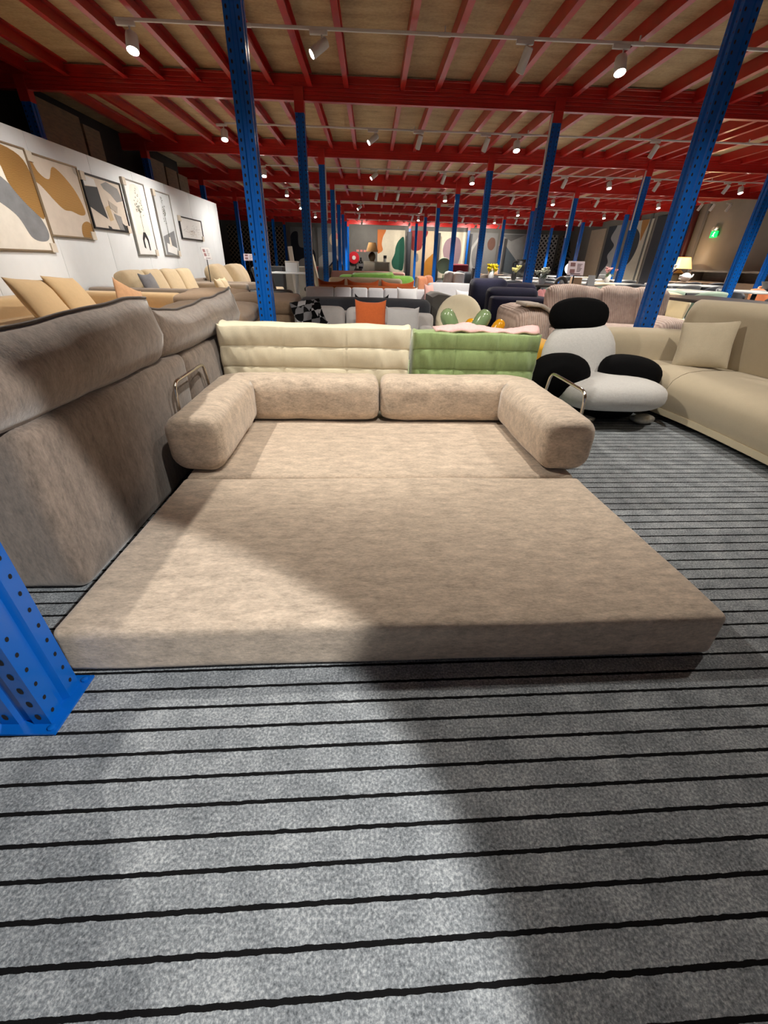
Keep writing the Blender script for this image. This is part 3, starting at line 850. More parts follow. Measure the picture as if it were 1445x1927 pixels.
# white boxy armchair with white box pillow and fringed throw
AC = sofa('white boxy armchair facing the camera behind the grey chaise', (1.28, 7.2, 0), 0, .78, .78, F_wht, .36, .745, 1, 0, .12, .5, .2, cat='armchair', name='armchair')
pillow('plump white square pillow standing in the white boxy armchair', (1.42, 6.98, .52), (-10, 0, 0), .3, .3, .16, F_wht, 15)
o = mk('fringed_throw', drape([(1.08, 6.95, .53), (1.12, 6.7, .50), (1.25, 6.5, .47)], (.32, .1, 0), seed=9), fabric('beige_fringe', (206, 184, 150), var=.3, s1=50), smooth=180)
o.modifiers.new('Solidify', 'SOLIDIFY').thickness = .02
tag(o, 'beige fringed throw hanging off the white boxy armchair', 'throw')
# grey chaise and navy sectional
CH = thing('chaise', 'olive grey upholstered chaise with a sloping back, left of the navy sofa', 'chaise', (.97, 5.72, 0))
g = G(); g.prism([(-.26, .06), (-.26, .67), (-.20, .70), (-.1, .695), (.30, .60), (.34, .5), (.34, .06)], -.36, .36, M=R('X', 90))
mk('body', g, F_dgrey, CH, smooth=60)
for sx in (-.2, .28):
    for sy in (-.28, .28): mk('leg', G().lathe([(.018, 0), (.018, .07)], 8, M=T(sx, sy, 0)), M_black, CH)
NV = thing('sectional_sofa', 'dark navy sectional sofa with tall cushions, right of the grey chaise', 'sofa', (1.82, 6.08, 0))
mk('base', G().rbox(.82, 1.3, .36, .04, 5, M=T(-.02, .1, .22)), F_navy, NV, smooth=180)
mk('end_panel', G().rbox(.66, .2, .66, .04, 5, (0, .008, 0), M=T(-.06, -.55, .36)), F_navy, NV, smooth=180)
mk('backrest', G().rbox(.2, 1.3, .62, .05, 5, M=T(.32, .1, .37)), F_navy, NV, smooth=180)
for x, y, w_, h_, rz in ((-.05, -.26, .64, .40, -4), (-.26, .16, .50, .48, 6), (.15, .15, .45, .44, -14), (.0, .55, .6, .42, -6)):
    mk('back_cushion', G().rbox(w_, .22, h_, .07, 6, (0, .03, .01), wob=.012, ws=4, seed=x, M=T(x, y, .37 + h_ / 2) @ R('Z', rz) @ R('X', 6)), F_navy, NV, smooth=180)
# cream round chair
RC = thing('lounge_chair', 'cream lounge chair with a round balloon back, behind the green balloon stool', 'armchair', (.985, 5.0, 0))
mk('backrest', G().ell(.265, .09, .295, e=.9, M=T(0, .06, .43) @ R('X', -6)), F_ivory, RC, smooth=180)
mk('seat', G().ell(.27, .28, .1, e=.8, M=T(0, -.12, .3)), F_ivory, RC, smooth=180)
mk('base', G().lathe([(.2, 0), (.2, .03), (.05, .05), (.05, .22)], 24, M=T(0, -.08, 0)), M_black, RC)

# striped corduroy sofa behind the black and white chair
def cord():
    m, nt, b = base('striped_corduroy', .95, spec=.15)
    tc = nt.nodes.new('ShaderNodeTexCoord'); sp = nt.nodes.new('ShaderNodeSeparateXYZ'); nt.links.new(tc.outputs['Object'], sp.inputs[0])
    s = mth(nt, 'SINE', mth(nt, 'MULTIPLY', mth(nt, 'ADD', sp.outputs['X'], mth(nt, 'MULTIPLY', sp.outputs['Z'], .12)), 300))
    f = mth(nt, 'ADD', mth(nt, 'MULTIPLY', s, .22), nz(nt, coords(nt), 20, 3))
    nt.links.new(ramp(nt, f, [(.25, srgb(172, 152, 142)), (.5, srgb(192, 172, 162)), (.8, srgb(208, 190, 180))]), b.inputs['Base Color'])
    bump(nt, b, s, .4, .004); return m
F_cord = cord()
ST = thing('sofa', 'pinkish beige striped corduroy sofa behind the black and white lounge chair', 'sofa', (2.40, 4.92, 0), .0)
mk('base', G().rbox(1.86, .86, .3, .05, 6, M=T(0, 0, .2)), F_cord, ST, smooth=180)
mk('backrest', G().rbox(1.86, .22, .56, .08, 6, M=T(0, .34, .35)), F_cord, ST, smooth=180)
mk('armrest', G().rbox(.36, .88, .58, .12, 7, (.01, 0, .01), M=T(-.75, -.02, .355)), F_cord, ST, smooth=180)
mk('armrest', G().rbox(.36, .88, .5, .12, 7, (.01, 0, .01), M=T(.75, -.02, .32)), F_cord, ST, smooth=180)
for x, w_, rz in ((-.16, .62, 0), (.34, .46, 0), (.70, .42, 0)):
    mk('back_cushion', G().rbox(w_, .2, .46, .085, 7, (0, .03, .02), wob=.012, ws=5, seed=x, M=T(x, .16, .60) @ R('X', -12) @ R('Y', 2)), F_cord, ST, smooth=180)
mk('seat_cushion', G().rbox(1.2, .62, .14, .05, 6, (0, 0, .015), M=T(0, -.1, .41)), F_cord, ST, smooth=180)
o = mk('knitted_pad', drape([(1.52, 4.64, .665), (1.68, 4.62, .66), (1.86, 4.6, .57), (2.2, 4.58, .515)], (0, .34, .0), seed=12, amp=.015), fabric('grey_knit', (178, 166, 154), var=.2, s1=60, bmp=.6), smooth=180)
o.modifiers.new('Solidify', 'SOLIDIFY').thickness = .03
tag(o, 'beige knitted pad with grey scalloped edge over the striped sofa arm', 'throw')
# pink scalloped chair and teal pouf behind the striped sofa
SH = thing('shell_chair', 'pink velvet scalloped shell armchair behind the striped sofa arm', 'armchair', (2.62, 6.5, 0), -.2)
SH.scale = (.8, .8, 1.05)
g = G()
for k in range(7):
    a = math.radians(-60 + 20 * k)
    g.ell(.10, .09, .2, 16, 10, M=T(.32 * math.sin(a), .30 * math.cos(a) - .05, .50))
mk('shell_back', g, fabric('pink_velvet', (206, 140, 142), sheen=.5), SH, smooth=180)
mk('seat', G().ell(.33, .30, .12, M=T(0, -.02, .34)), fabric('pink_velvet', (206, 140, 142)), SH, smooth=180)
mk('base', G().lathe([(.2, 0), (.2, .02), (.04, .04), (.04, .25)], 20), M_black, SH)
SH2 = thing('shell_chair', 'teal velvet shell armchair beside the pink scalloped one', 'armchair', (3.32, 6.62, 0), -.2)
SH2.scale = (.8, .8, 1.05)
g = G()
for k in range(7):
    a = math.radians(-60 + 20 * k)
    g.ell(.10, .09, .17, 16, 10, M=T(.32 * math.sin(a), .30 * math.cos(a) - .05, .48))
mk('shell_back', g, fabric('teal_velvet', (44, 92, 106), sheen=.4), SH2, smooth=180)
mk('seat', G().ell(.33, .30, .12, M=T(0, -.02, .34)), fabric('teal_velvet', (44, 92, 106)), SH2, smooth=180)
mk('base', G().lathe([(.2, 0), (.2, .02), (.04, .04), (.04, .25)], 20), M_black, SH2)

# ------------------------------------------------------------------ sofas along the picture partition
TS = thing('sofa', 'tan nubuck modular sofa against the white picture partition', 'sofa', (-3.05, 4.4, 0), PI / 2)
mk('seat', G().rbox(3.3, 1.1, .38, .05, 8, (0, 0, .015), M=T(-.1, .08, .24)), F_tan, TS, smooth=180)
mk('backrest', G().rbox(3.3, .22, .5, .05, 6, M=T(-.1, .70, .36)), F_tan, TS, smooth=180)
mk('armrest', G().rbox(.26, 1.35, .48, .05, 6, M=T(1.66, .12, .36)), F_tan, TS, smooth=180)
mk('armrest', G().rbox(.55, .32, .18, .06, 6, M=T(-1.0, .34, .50)), F_tan, TS, smooth=180)
for k, (y, lab) in enumerate(((4.50, 'large tan square pillow leaning on the tan sofa, the nearer of two'), (5.02, 'large tan square pillow leaning on the tan sofa, the farther of two'))):
    pillow(lab, (-3.14 - .02 * k, y, .575), (-30, 4, 96), .60, .50, .17, F_tan, 21 + k, ear=0)
pillow('small tan pillow tipped on its corner at the far end of the tan sofa', (-2.92, 5.66, .545), (-22, 24, 70), .40, .32, .13, fabric('tan_pillow', (194, 150, 112)), 24, ear=.03)
GS = thing('sofa', 'grey taupe sofa with four cream back cushions along the white partition', 'sofa', (-3.1, 7.9, 0), PI / 2)
mk('seat', G().rbox(2.7, 1.3, .38, .05, 8, M=T(0, -.05, .21)), F_sand, GS, smooth=180)
mk('backrest', G().rbox(2.9, .2, .52, .05, 6, M=T(0, .64, .33)), F_taupeg, GS, smooth=180)
mk('armrest', G().rbox(.24, 1.42, .52, .04, 6, M=T(-1.36, .05, .36)), F_taupeg, GS, smooth=180)
mk('armrest', G().rbox(.24, 1.42, .5, .04, 6, M=T(1.36, .05, .34)), F_taupeg, GS, smooth=180)
for k in range(4):
    mk('back_cushion', G().rbox(.60, .2, .48, .07, 6, (0, .03, .01), wob=.01, ws=4, seed=k, M=T(-.93 + .62 * k, .36, .58) @ R('X', -20)), F_sand, GS, smooth=180)
pillow('grey checked pillow tucked behind the grey taupe sofa armrest', (-3.2, 6.86, .655), (-20, 0, 96), .5, .26, .12, F_denim, 31)
pillow('cream square pillow on the grey taupe sofa, the nearer of the pair', (-2.72, 8.5, .52), (-18, 0, 92), .36, .34, .13, F_sand, 32)
pillow('cream square pillow on the grey taupe sofa, the farther of the pair', (-2.74, 8.86, .52), (-18, 0, 92), .36, .34, .13, F_sand, 33)
CR = thing('sofa', 'sand coloured sofa with slumped big cushions at the partition end', 'sofa', (-3.0, 11.1, 0), PI / 2)
mk('seat', G().rbox(2.5, 1.3, .38, .05, 8, M=T(0, -.05, .21)), F_sand, CR, smooth=180)
mk('backrest', G().rbox(2.6, .22, .55, .05, 6, M=T(0, .64, .35)), F_taupeg, CR, smooth=180)
mk('armrest', G().rbox(.24, 1.4, .5, .05, 6, M=T(-1.25, .05, .34)), F_taupeg, CR, smooth=180)
for k in range(3):
    mk('back_cushion', G().rbox(.72, .3, .52, .1, 6, (0, .05, .02), wob=.02, ws=4, seed=k + 4, M=T(-.78 + .76 * k, .3 - .12 * (k % 2), .62) @ R('X', -26)), F_sand, CR, smooth=180)
# mocha layered recliner sofas behind the brown sofa
def layered(label, x, y, W, D, s):
    t = thing('recliner_sofa', label, 'sofa', (x, y, 0))
    mk('base', G().rbox(W, D, .32, .06, 6, (.01, .01, 0), wob=.008, seed=s, M=T(0, 0, .19)), F_mocha, t, smooth=180)
    mk('arm_pad', G().rbox(W + .02, D + .02, .15, .07, 6, (.01, .01, .02), wob=.012, seed=s + 1, M=T(0, 0, .425)), F_mocha, t, smooth=180)
    g = G().rbox(W + .03, D + .02, .13, .06, 7, (.01, .01, .045), wob=.014, seed=s, M=T(0, 0, .57) @ R('X', 3))
    mk('top_pillow', g, F_mocha, t, smooth=180)
    return t
layered('mocha layered recliner sofa end just left of the tall blue column', -1.42, 4.0, .74, .7, 2)
layered('mocha layered recliner sofa end right behind the tall blue column', -1.25, 5.35, .74, .8, 5)
layered('mocha layered recliner sofa end with a tilted pillow, farthest of the three', -2.0, 5.9, .7, .8, 9)
sofa('charcoal leather armchair behind the mocha recliners, left of the white sofa', (-1.42, 6.9, 0), PI, .62, .8, plain('charcoal_leather', (44, 44, 46), .4), .38, .64, 1, 0, .14, .56, .18, cat='armchair', name='armchair')
# low dark coffee table and vase by the tan sofa
t = thing('coffee_table', 'round dark coffee table in front of the tan sofa', 'table', (-2.25, 3.45, 0))
mk('tabletop', G().lathe([(.225, .565), (.24, .57), (.24, .585), (.225, .59)], 36), wood('dark_wood', (52, 44, 40)), t, smooth=30)
mk('pedestal', G().lathe([(.14, 0), (.14, .02), (.03, .05), (.03, .565)], 20), M_black, t)
t = thing('vase', 'dark navy vase at the left edge beyond the brown sofa', 'vase', (-2.36, 2.25, 0))
mk('body', G().lathe([(.1, 0), (.14, .2), (.13, .45), (.07, .62), (.055, .68), (.075, .72)], 24), plain('navy_glaze', (14, 20, 44), .2), t)
# price sign stands
def sign(label, loc, rz, tilt, w_, h_, zc, mat=None, marks=True):
    t = thing('sign_stand', label, 'sign', loc, rz)
    mk('pole', G().tube([(0, .012, .01), (0, .012, zc)], .008, 8), M_black, t)
    mk('base', G().lathe([(.11, 0), (.11, .012), (.02, .016)], 20), M_black, t)
    M = T(0, 0, zc) @ R('X', tilt)
    pm = mat or plain('sign_card', (206, 192, 198), .5, var=.02)
    g = G().bbox(-w_ / 2, w_ / 2, -.004, .004, -h_ / 2, h_ / 2, .002, 1, M=M)
    mats = [pm]
    if marks:
        mats += [plain('sign_print', (96, 78, 84), .7), plain('sign_photo', (120, 84, 84), .7)]
        for z_ in (.02, -.05): g.box(-w_ * .36, -w_ * .06, -.0052, -.004, z_, z_ + h_ * .26, 2, M=M)
        for q in range(6): g.box(w_ * .06, w_ * (.36 - .05 * (q % 3)), -.0052, -.004, h_ * (.28 - .1 * q), h_ * (.31 - .1 * q), 1, M=M)
        g.box(-w_ * .3, w_ * .3, -.0052, -.004, -h_ * .42, -h_ * .37, 1, M=M)
    mk('sign_panel', g, mats, t, smooth=0)
    return t
sign('pinkish grey price sign on a thin black pole behind the striped sofa', (2.416, 5.600, 0), -.1, -18, .19, .15, 1.0)
sign('small grey price sign on a pole in front of the white partition', (-3.2, 9.45, 0), .9, -20, .17, .21, 1.07, plain('sign_grey', (178, 176, 176), .5))
sign('small white price sign on a pole past the partition end', (-3.35, 13.2, 0), .2, -20, .26, .17, 1.04)

# ------------------------------------------------------------------ pictures on the partition
def smooth_poly(pts, n=8):
    out = []; L = len(pts)
    for i in range(L):
        a, b, c, d = pts[i - 1], pts[i], pts[(i + 1) % L], pts[(i + 2) % L]
        for q in range(n):
            t = q / n
            out.append(tuple(.5 * (2 * b[j] + (c[j] - a[j]) * t + (2 * a[j] - 5 * b[j] + 4 * c[j] - d[j]) * t * t + (-a[j] + 3 * b[j] - 3 * c[j] + d[j]) * t ** 3) for j in (0, 1)))
    return out
def clipbox(p): return [(max(.0, min(1, a)), max(0, min(1, b))) for a, b in p]
def art(label, y0, y1, z0, z1, canvas, shapes, frame, fw=.016):
    """framed picture; shapes are (points in 0..1, material, smooth?)"""
    W, H = y1 - y0, z1 - z0
    t = thing('framed_picture', label, 'picture', (-3.9, y0, z0), PI / 2)
    mats = [canvas]; g = G().box(fw, W - fw, -.022, -.003, fw, H - fw)
    for k, (pts, m, sm) in enumerate(shapes):
        if m not in mats: mats.append(m)
        pp = clipbox(smooth_poly(pts) if sm else pts)
        q = [(fw + a * (W - 2 * fw), fw + b * (H - 2 * fw)) for a, b in pp]
        e = .0225 + .0006 * k
        g.add([(a, -e, b) for a, b in q], [tuple(range(len(q)))], mats.index(m))
    mk('canvas', g, mats, t, smooth=0)
    f = G().box(0, W, -.034, -.002, 0, fw).box(0, W, -.034, -.002, H - fw, H).box(0, fw, -.034, -.002, fw, H - fw).box(W - fw, W, -.034, -.002, fw, H - fw)
    mk('picture_frame', f, frame, t, smooth=0)
    mk('corner_guard', G().box(-.006, .09, -.037, -.001, H - .09, H + .006), plain('card_guard', (206, 196, 182), .8), t, smooth=0)
    mk('corner_guard', G().box(W - .09, W + .006, -.037, -.001, -.006, .09), plain('card_guard', (206, 196, 182), .8), t, smooth=0)
    return t
A_off = plain('canvas_white', (222, 216, 206), .85, var=.05, sc=8)
A_warm = plain('canvas_warm', (206, 194, 182), .85, var=.05, sc=8)
A_pale = plain('canvas_pale', (222, 222, 222), .85, var=.03)
def gold():
    m, nt, b = base('gold_rings', .4, .6); v = nt.nodes.new('ShaderNodeTexWave'); v.wave_type = 'RINGS'; v.inputs['Scale'].default_value = 22; v.inputs['Distortion'].default_value = 3
    nt.links.new(coords(nt), v.inputs['Vector'])
    nt.links.new(ramp(nt, v.outputs['Fac'], [(0, srgb(164, 122, 66)), (1, srgb(200, 158, 96))]), b.inputs['Base Color']); return m
A_gold = gold(); A_grey = plain('paint_grey', (120, 122, 126), .6, var=.15); A_blk = plain('paint_black', (28, 30, 34), .6)
A_stone = plain('paint_stone', (168, 158, 148), .7); A_sand = plain('paint_sand', (190, 166, 128), .7); A_mid = plain('paint_mid', (134, 132, 132), .7); A_leaf = plain('paint_leaf', (70, 78, 66), .7)
FR_ch = plain('champagne_frame', (150, 132, 108), .4, .5); FR_bk = plain('black_frame', (20, 20, 22), .4); FR_si = plain('silver_frame', (160, 158, 152), .4, .5)
ya, yb_ = 6.157, 5.975
art('framed abstract with grey curve and gold patch, nearest on the white partition', 6.080 - 1.2, 6.080, 1.016, 1.989, A_off,
    [([(.0, .72), (.3, .78), (.55, .70), (.85, .46), (.98, .22), (.92, .1), (.72, .12), (.6, .34), (.3, .5), (0, .54)], A_grey, True),
     ([(.5, .98), (.96, .9), (1, .36), (.84, .42), (.66, .62), (.62, .8)], A_gold, True)], FR_ch)
art('framed abstract with a big gold ringed patch, second on the white partition', 6.085, 7.016, 1.180, 1.973, A_warm,
    [([(.02, .98), (.12, .8), (.3, .74), (.48, .92), (.8, .7), (.94, .4), (.82, .32), (.6, .36), (.4, .38), (.1, .62), (.0, .7)], A_gold, True),
     ([(.72, .0), (.74, .16), (.88, .24), (1, .2), (1, 0)], A_gold, True), ([(.9, 1), (.92, .92), (1, .88), (1, 1)], A_stone, False)], FR_ch)
art('framed black, grey and beige block abstract, third on the white partition', 7.062, 8.071, 1.311, 1.940, A_warm,
    [([(0, .78), (.34, .82), (.36, .55), (.42, .2), (.24, .28), (0, .4)], A_blk, False), ([(0, 1), (.3, .96), (.32, .82), (0, .8)], A_pale, False), ([(.62, .98), (.92, .9), (1, .66), (.8, .6), (.66, .74), (.5, .82), (.45, .9)], A_mid, False),
     ([(.42, .44), (.54, .5), (.58, .2), (.46, .16)], A_sand, False), ([(.54, .6), (.78, .5), (.74, .36), (.56, .44)], A_stone, False), ([(.62, .34), (.82, .3), (.84, 0), (.7, 0)], A_mid, False), ([(.8, .16), (1, .06), (1, 0), (.84, 0)], A_blk, False), ([(.36, .06), (.44, .04), (.46, 0), (.38, 0)], A_blk, False)], FR_bk, .022)
def leaves(cx, cz, rx_, rz_, n, s, seed, m):
    rnd = random.Random(seed); out = []
    for k in range(n):
        a = rnd.uniform(0, 2 * PI); q = rnd.random() ** .6
        x, z = cx + rx_ * q * math.cos(a), cz + rz_ * q * math.sin(a); th = rnd.uniform(0, PI)
        ex, ez = s * math.cos(th), s * .6 * math.sin(th)
        out.append(([(x - ex, z - ez), (x + ez * .4, z - ex * .2), (x + ex, z + ez), (x - ez * .4, z + ex * .2)], m, False))
    return out
art('tall framed print of a leafy branch in a black vase, fourth on the partition', 8.182, 8.887, 1.011, 2.033, A_pale,
    [([(.16, .28), (.16, .8), (.3, .95), (.5, .98), (.7, .95), (.84, .8), (.84, .28)], A_off, False), ([(.49, .32), (.51, .32), (.53, .7), (.51, .7)], A_leaf, False),
     ([(.44, .32), (.56, .32), (.66, .22), (.66, .06), (.60, .06), (.58, .2), (.5, .26), (.42, .2), (.42, .08), (.34, .1), (.34, .22)], A_blk, False)] + leaves(.5, .72, .2, .2, 46, .035, 3, A_leaf), FR_si)
art('tall framed print of a sprig above a pale ledge, fifth on the partition', 9.193, 9.899, 1.016, 2.008, plain('canvas_cool', (196, 200, 204), .85, var=.05),
    [([(.1, .0), (.1, .3), (.9, .42), (.9, 0)], A_grey, False), ([(.2, .05), (.25, .2), (.9, .12), (.8, 0)], A_pale, False), ([(.44, .2), (.5, .36), (.48, .66), (.46, .66), (.46, .36)], A_leaf, False), ([(.42, .14), (.56, .14), (.54, .3), (.46, .3)], A_off, False)] + leaves(.42, .72, .1, .22, 24, .045, 5, A_leaf), FR_si)
art('small framed print of pale trees in a black frame, farthest on the partition', 10.176, 11.435, 1.323, 1.708, A_pale,
    leaves(.5, .4, .4, .3, 60, .04, 9, A_mid) + leaves(.45, .3, .3, .2, 24, .03, 10, A_sand), FR_bk, .02)
# dark boards stored above and behind the partition
bm_ = wood('old_board', (124, 98, 68), .3, (3, 3, 14))
for k, (y0, y1, z1) in enumerate(((7.75, 8.95, 2.86), (9.02, 9.5, 2.8), (11.25, 12.0, 2.78), (12.08, 12.7, 2.74), (12.76, 13.35, 2.72))):
    o = mk('storage_board', G().bbox(-4.72, -4.68, y0, y1, 0, z1, .004, 1), bm_, smooth=0)
    tag(o, 'brown board stored behind the picture partition, %s' % ['widest, nearest the camera', 'narrow one beside the widest', 'first of the far three', 'middle of the far three', 'last of the far three'][k], 'board', 'boards stored behind the partition')

# ------------------------------------------------------------------ rugs hung on the far walls
def rug(label, plane, a0, a1, z0, z1, mat, shapes=(), off=.03):
    W, H = abs(a1 - a0), z1 - z0
    if plane == 'Y': o_loc, rz = (a0, YB - off, z0), 0
    else: o_loc, rz = (XR - off, a0, z0), -PI / 2
    mats = [mat]; g = G().bbox(0, W, -.006, .006, 0, H, .003, 1)
    for k, (pts, m, sm) in enumerate(shapes):
        if m not in mats: mats.append(m)
        q = [(a * W, b * H) for a, b in clipbox(smooth_poly(pts) if sm else pts)]
        e = .0065 + .001 * (k + 1)
        g.add([(a, -e, b) for a, b in q], [tuple(range(len(q)))], mats.index(m))
    o = mk('hanging_rug', g, mats, loc=o_loc, rz=rz, smooth=0)
    return tag(o, label, 'rug', 'rugs hung along the far walls')
def pile(name, rgb): return fabric(name, rgb, var=.1, s1=5, s2=60, bmp=.2)
def lattice(name, c1, c2, sc, thr):
    m, nt, b = base(name, .9, spec=.1)
    tc = nt.nodes.new('ShaderNodeTexCoord'); sp = nt.nodes.new('ShaderNodeSeparateXYZ'); nt.links.new(tc.outputs['Object'], sp.inputs[0])
    p = mth(nt, 'FRACT', mth(nt, 'ADD', mth(nt, 'MULTIPLY', mth(nt, 'ADD', sp.outputs['X'], sp.outputs['Z']), sc), 50))
    q = mth(nt, 'FRACT', mth(nt, 'ADD', mth(nt, 'MULTIPLY', mth(nt, 'SUBTRACT', sp.outputs['X'], sp.outputs['Z']), sc), 50))
    k = mth(nt, 'MULTIPLY', mth(nt, 'GREATER_THAN', p, thr), mth(nt, 'GREATER_THAN', q, thr))
    nt.links.new(mix(nt, k, srgb(*c1), srgb(*c2)), b.inputs['Base Color']); return m
R_cream = pile('rug_cream', (206, 196, 174)); R_grey = pile('rug_grey', (124, 122, 120)); R_dk = pile('rug_dark', (34, 36, 44)); R_lg = pile('rug_light_grey', (166, 164, 160))
R_green = pile('rug_green', (38, 84, 68)); R_or = pile('rug_orange', (190, 112, 62)); R_red = pile('rug_red', (128, 48, 46)); R_och = pile('rug_ochre', (170, 112, 40)); R_tan = pile('rug_tan', (196, 172, 142))
R_mau = pile('rug_mauve', (146, 122, 128)); R_br = pile('rug_brown', (104, 76, 66)); R_bl = pile('rug_bluegrey', (96, 104, 110)); R_pk = pile('rug_pink', (196, 120, 112))
U = 28.3
Z1 = 2.62
rug('dark rug with a cream diagonal lattice at the far left of the back wall', 'Y', -8.218, -5.076, .3, Z1, lattice('rug_lattice_dark', (150, 138, 118), (30, 28, 28), 4.5, .3))
rug('dark navy and grey rug with rounded patches on the back wall', 'Y', -4.678, -3.299, .3, Z1, R_grey, [([(.0, .8), (.3, .9), (.35, .6), (.9, .55), (1, .3), (.6, .2), (.0, .25)], R_dk, True), ([(.2, .0), (.3, .3), (.7, .34), (.9, .1), (.9, 0)], R_lg, True)])
rug('grey rug with a small coral and beige circle on the back wall', 'Y', -3.146, -1.609, .3, Z1, R_grey, [([(.5, .66), (.45, .8), (.6, .92), (.8, .86), (.85, .72), (.7, .62)], R_tan, True), ([(.62, .8), (.6, .9), (.78, .88), (.8, .78)], R_pk, True), ([(0, .35), (.5, .5), (.9, .3), (1, 0), (0, 0)], R_lg, True)])
rug('cream rug with a dark green blob and orange corner on the back wall', 'Y', 0.303, 1.880, .3, Z1, R_cream, [([(0, 1), (.3, 1), (.2, .85), (.16, .7), (.2, .58), (.1, .52), (0, .54)], R_or, True), ([(.98, .82), (.8, .8), (.68, .66), (.64, .5), (.54, .34), (.6, .2), (.78, .16), (.98, .2)], R_green, True)])
rug('tan rug with a wine red top and ochre corner on the back wall', 'Y', 2.252, 3.648, .3, Z1, R_tan, [([(0, 1), (.66, 1), (.5, .76), (.42, .62), (.2, .58), (0, .64)], R_red, True), ([(1, .5), (.8, .46), (.62, .34), (.58, .1), (.6, 0), (1, 0)], R_och, True), ([(.2, .5), (.3, .52), (.34, .4), (.28, .34), (.2, .38)], R_grey, True)])
rug('cream rug with a large mauve oval on the back wall', 'Y', 3.803, 5.453, .3, Z1, R_cream, [([(.3, .82), (.6, .9), (.8, .8), (.84, .5), (.7, .22), (.5, .2), (.3, .4), (.2, .62)], R_mau, True)])
rug('grey rug with a brown oval and pale curve on the back wall', 'Y', 5.640, 7.263, .3, Z1, R_grey, [([(.76, .9), (.9, .88), (.94, .74), (.84, .64), (.7, .68), (.66, .8)], R_br, True), ([(.3, .9), (.38, .9), (.14, .6), (.2, .3), (.5, .05), (.4, .02), (.08, .3), (.04, .6)], R_lg, True)])
rug('grey rug with a slate triangle and pale angles on the back wall', 'Y', 7.419, 9.016, .3, Z1, R_lg, [([(.2, .18), (.24, .74), (.98, .26), (.9, .1)], R_bl, False), ([(.0, .98), (.4, .84), (.9, .98)], R_grey, False), ([(.5, .0), (.8, .22), (1, .0)], R_cream, False)])
rug('white rug with a black diamond lattice near the back wall corner', 'Y', 9.330, 10.775, .3, Z1, lattice('rug_lattice_white', (196, 190, 182), (40, 38, 38), 4.2, .42))
rug('taupe rug with a fine dotted lattice in the back corner', 'Y', 10.901, 11.3, .3, Z1, lattice('rug_lattice_taupe', (122, 112, 98), (70, 64, 58), 4, .55))
rug('plain tan rug hung on the right hand wall near the back', 'X', 25.473, 23.866, .4, 2.7, R_tan)
rug('grey rug with black smoky streaks on the right hand wall', 'X', 23.645, 22.155, .4, 2.75, R_lg, [([(0, 1), (.5, 1), (.3, .8), (.62, .66), (.36, .5), (.5, .36), (.2, .2), (0, .1)], R_dk, True)])
rug('beige rug with black and ochre half circles on the right hand wall', 'X', 21.683, 19.980, .4, 2.8, R_cream, [([(0, .3), (0, .9), (.5, .82), (.6, .6), (.4, .36)], R_dk, True), ([(.5, 1), (.8, 1), (.72, .8), (.64, .7)], R_och, True)])
rug('charcoal rug hung on the right hand wall beside the beige one', 'X', 19.785, 18.866, .4, 2.85, R_dk)
# grey rolled covers between the rugs
for k, (u0, u1) in enumerate(((762, 771), (819, 823.5), (877, 881.5), (935, 938.5), (991, 999))):
    x0, x1 = [q / 904 * 28 for q in (u0 - 700, u1 - 700)]
    o = mk('rolled_rug', G().lathe([(.001, 0), ((x1 - x0) / 2, .01), ((x1 - x0) / 2, 2.5), (.001, 2.51)], 16), plain('dark_roll', (46, 46, 50), .9), loc=((x0 + x1) / 2, 27.55 if k not in (0,) else 27.4, 0), smooth=60)
    tag(o, 'dark upright rolled rug against the back wall, %s' % ['right of the green blob rug', 'left of the mauve oval rug', 'right of the mauve oval rug', 'left of the slate triangle rug', 'left of the white lattice rug'][k], 'rug', 'rolled rugs along the back wall')
# fire hose reel, console and lamp by the back wall
t = thing('hose_reel', 'round red fire hose reel on the grey back wall', 'hose reel', (-1.060, 28.39, 1.213))
mk('drum', G().lathe([(.001, 0), (.30, 0), (.31, .03), (.31, .12), (.3, .15), (.001, .15)], 36, M=R('X', 90)), plain('hose_red', (196, 18, 34), .4), t, smooth=40)
mk('hub', G().lathe([(.001, .15), (.11, .15), (.1, .18), (.001, .18)], 24, M=R('X', 90)), M_wmetal, t, smooth=40)
mk('hose', G().tube([(.1, -.1, -.28), (.14, -.12, -.45), (.02, -.1, -.62), (.12, -.08, -.8)], .025, 8), M_black, t)
o = mk('wall_notice', G().box(-.42, -.26, -.004, 0, -.05, .05).box(-.2, -.06, -.004, 0, -.05, .05).box(.0, .14, -.004, 0, -.055, .045).box(.2, .4, -.004, 0, -.04, .06), plain('faded_red_print', (214, 130, 120), .7), loc=(-0.500, YB - .001, 1.569), smooth=0)
tag(o, 'faded red lettering on the grey back wall beside the hose reel', 'sign')
t = thing('console_table', 'cream console cabinet with an open shelf near the back wall', 'cabinet', (.28, 26.9, 0))
g = G().bbox(-.74, .72, -.25, .25, 0, .60, .01, 1).bbox(-.74, .72, -.25, .25, 1.0, 1.05, .01, 1).box(-.74, -.1, -.25, .25, .60, 1.0).box(.66, .72, -.25, .25, .6, 1.0).box(-.1, .66, .2, .25, .6, 1.0)
mk('carcass', g, plain('console_cream', (216, 208, 188), .5), t, smooth=0)
mk('drawer', G().bbox(-.70, -.14, -.27, -.25, .64, .96, .006, 1), plain('console_cream', (216, 208, 188), .5), t)
t = thing('table_lamp', 'brown table lamp with a tan fabric shade on the cream console', 'lamp', (.0, 26.85, 1.05))
mk('base', G().lathe([(.12, 0), (.13, .05), (.2, .18), (.2, .3), (.13, .4), (.03, .46), (.03, .56)], 20), plain('bronze', (92, 74, 50), .35, .5), t)
mk('lamp_shade', G().lathe([(.34, .46), (.335, .46), (.2, .88), (.205, .88)], 28), fabric('shade_tan', (176, 134, 84)), t)
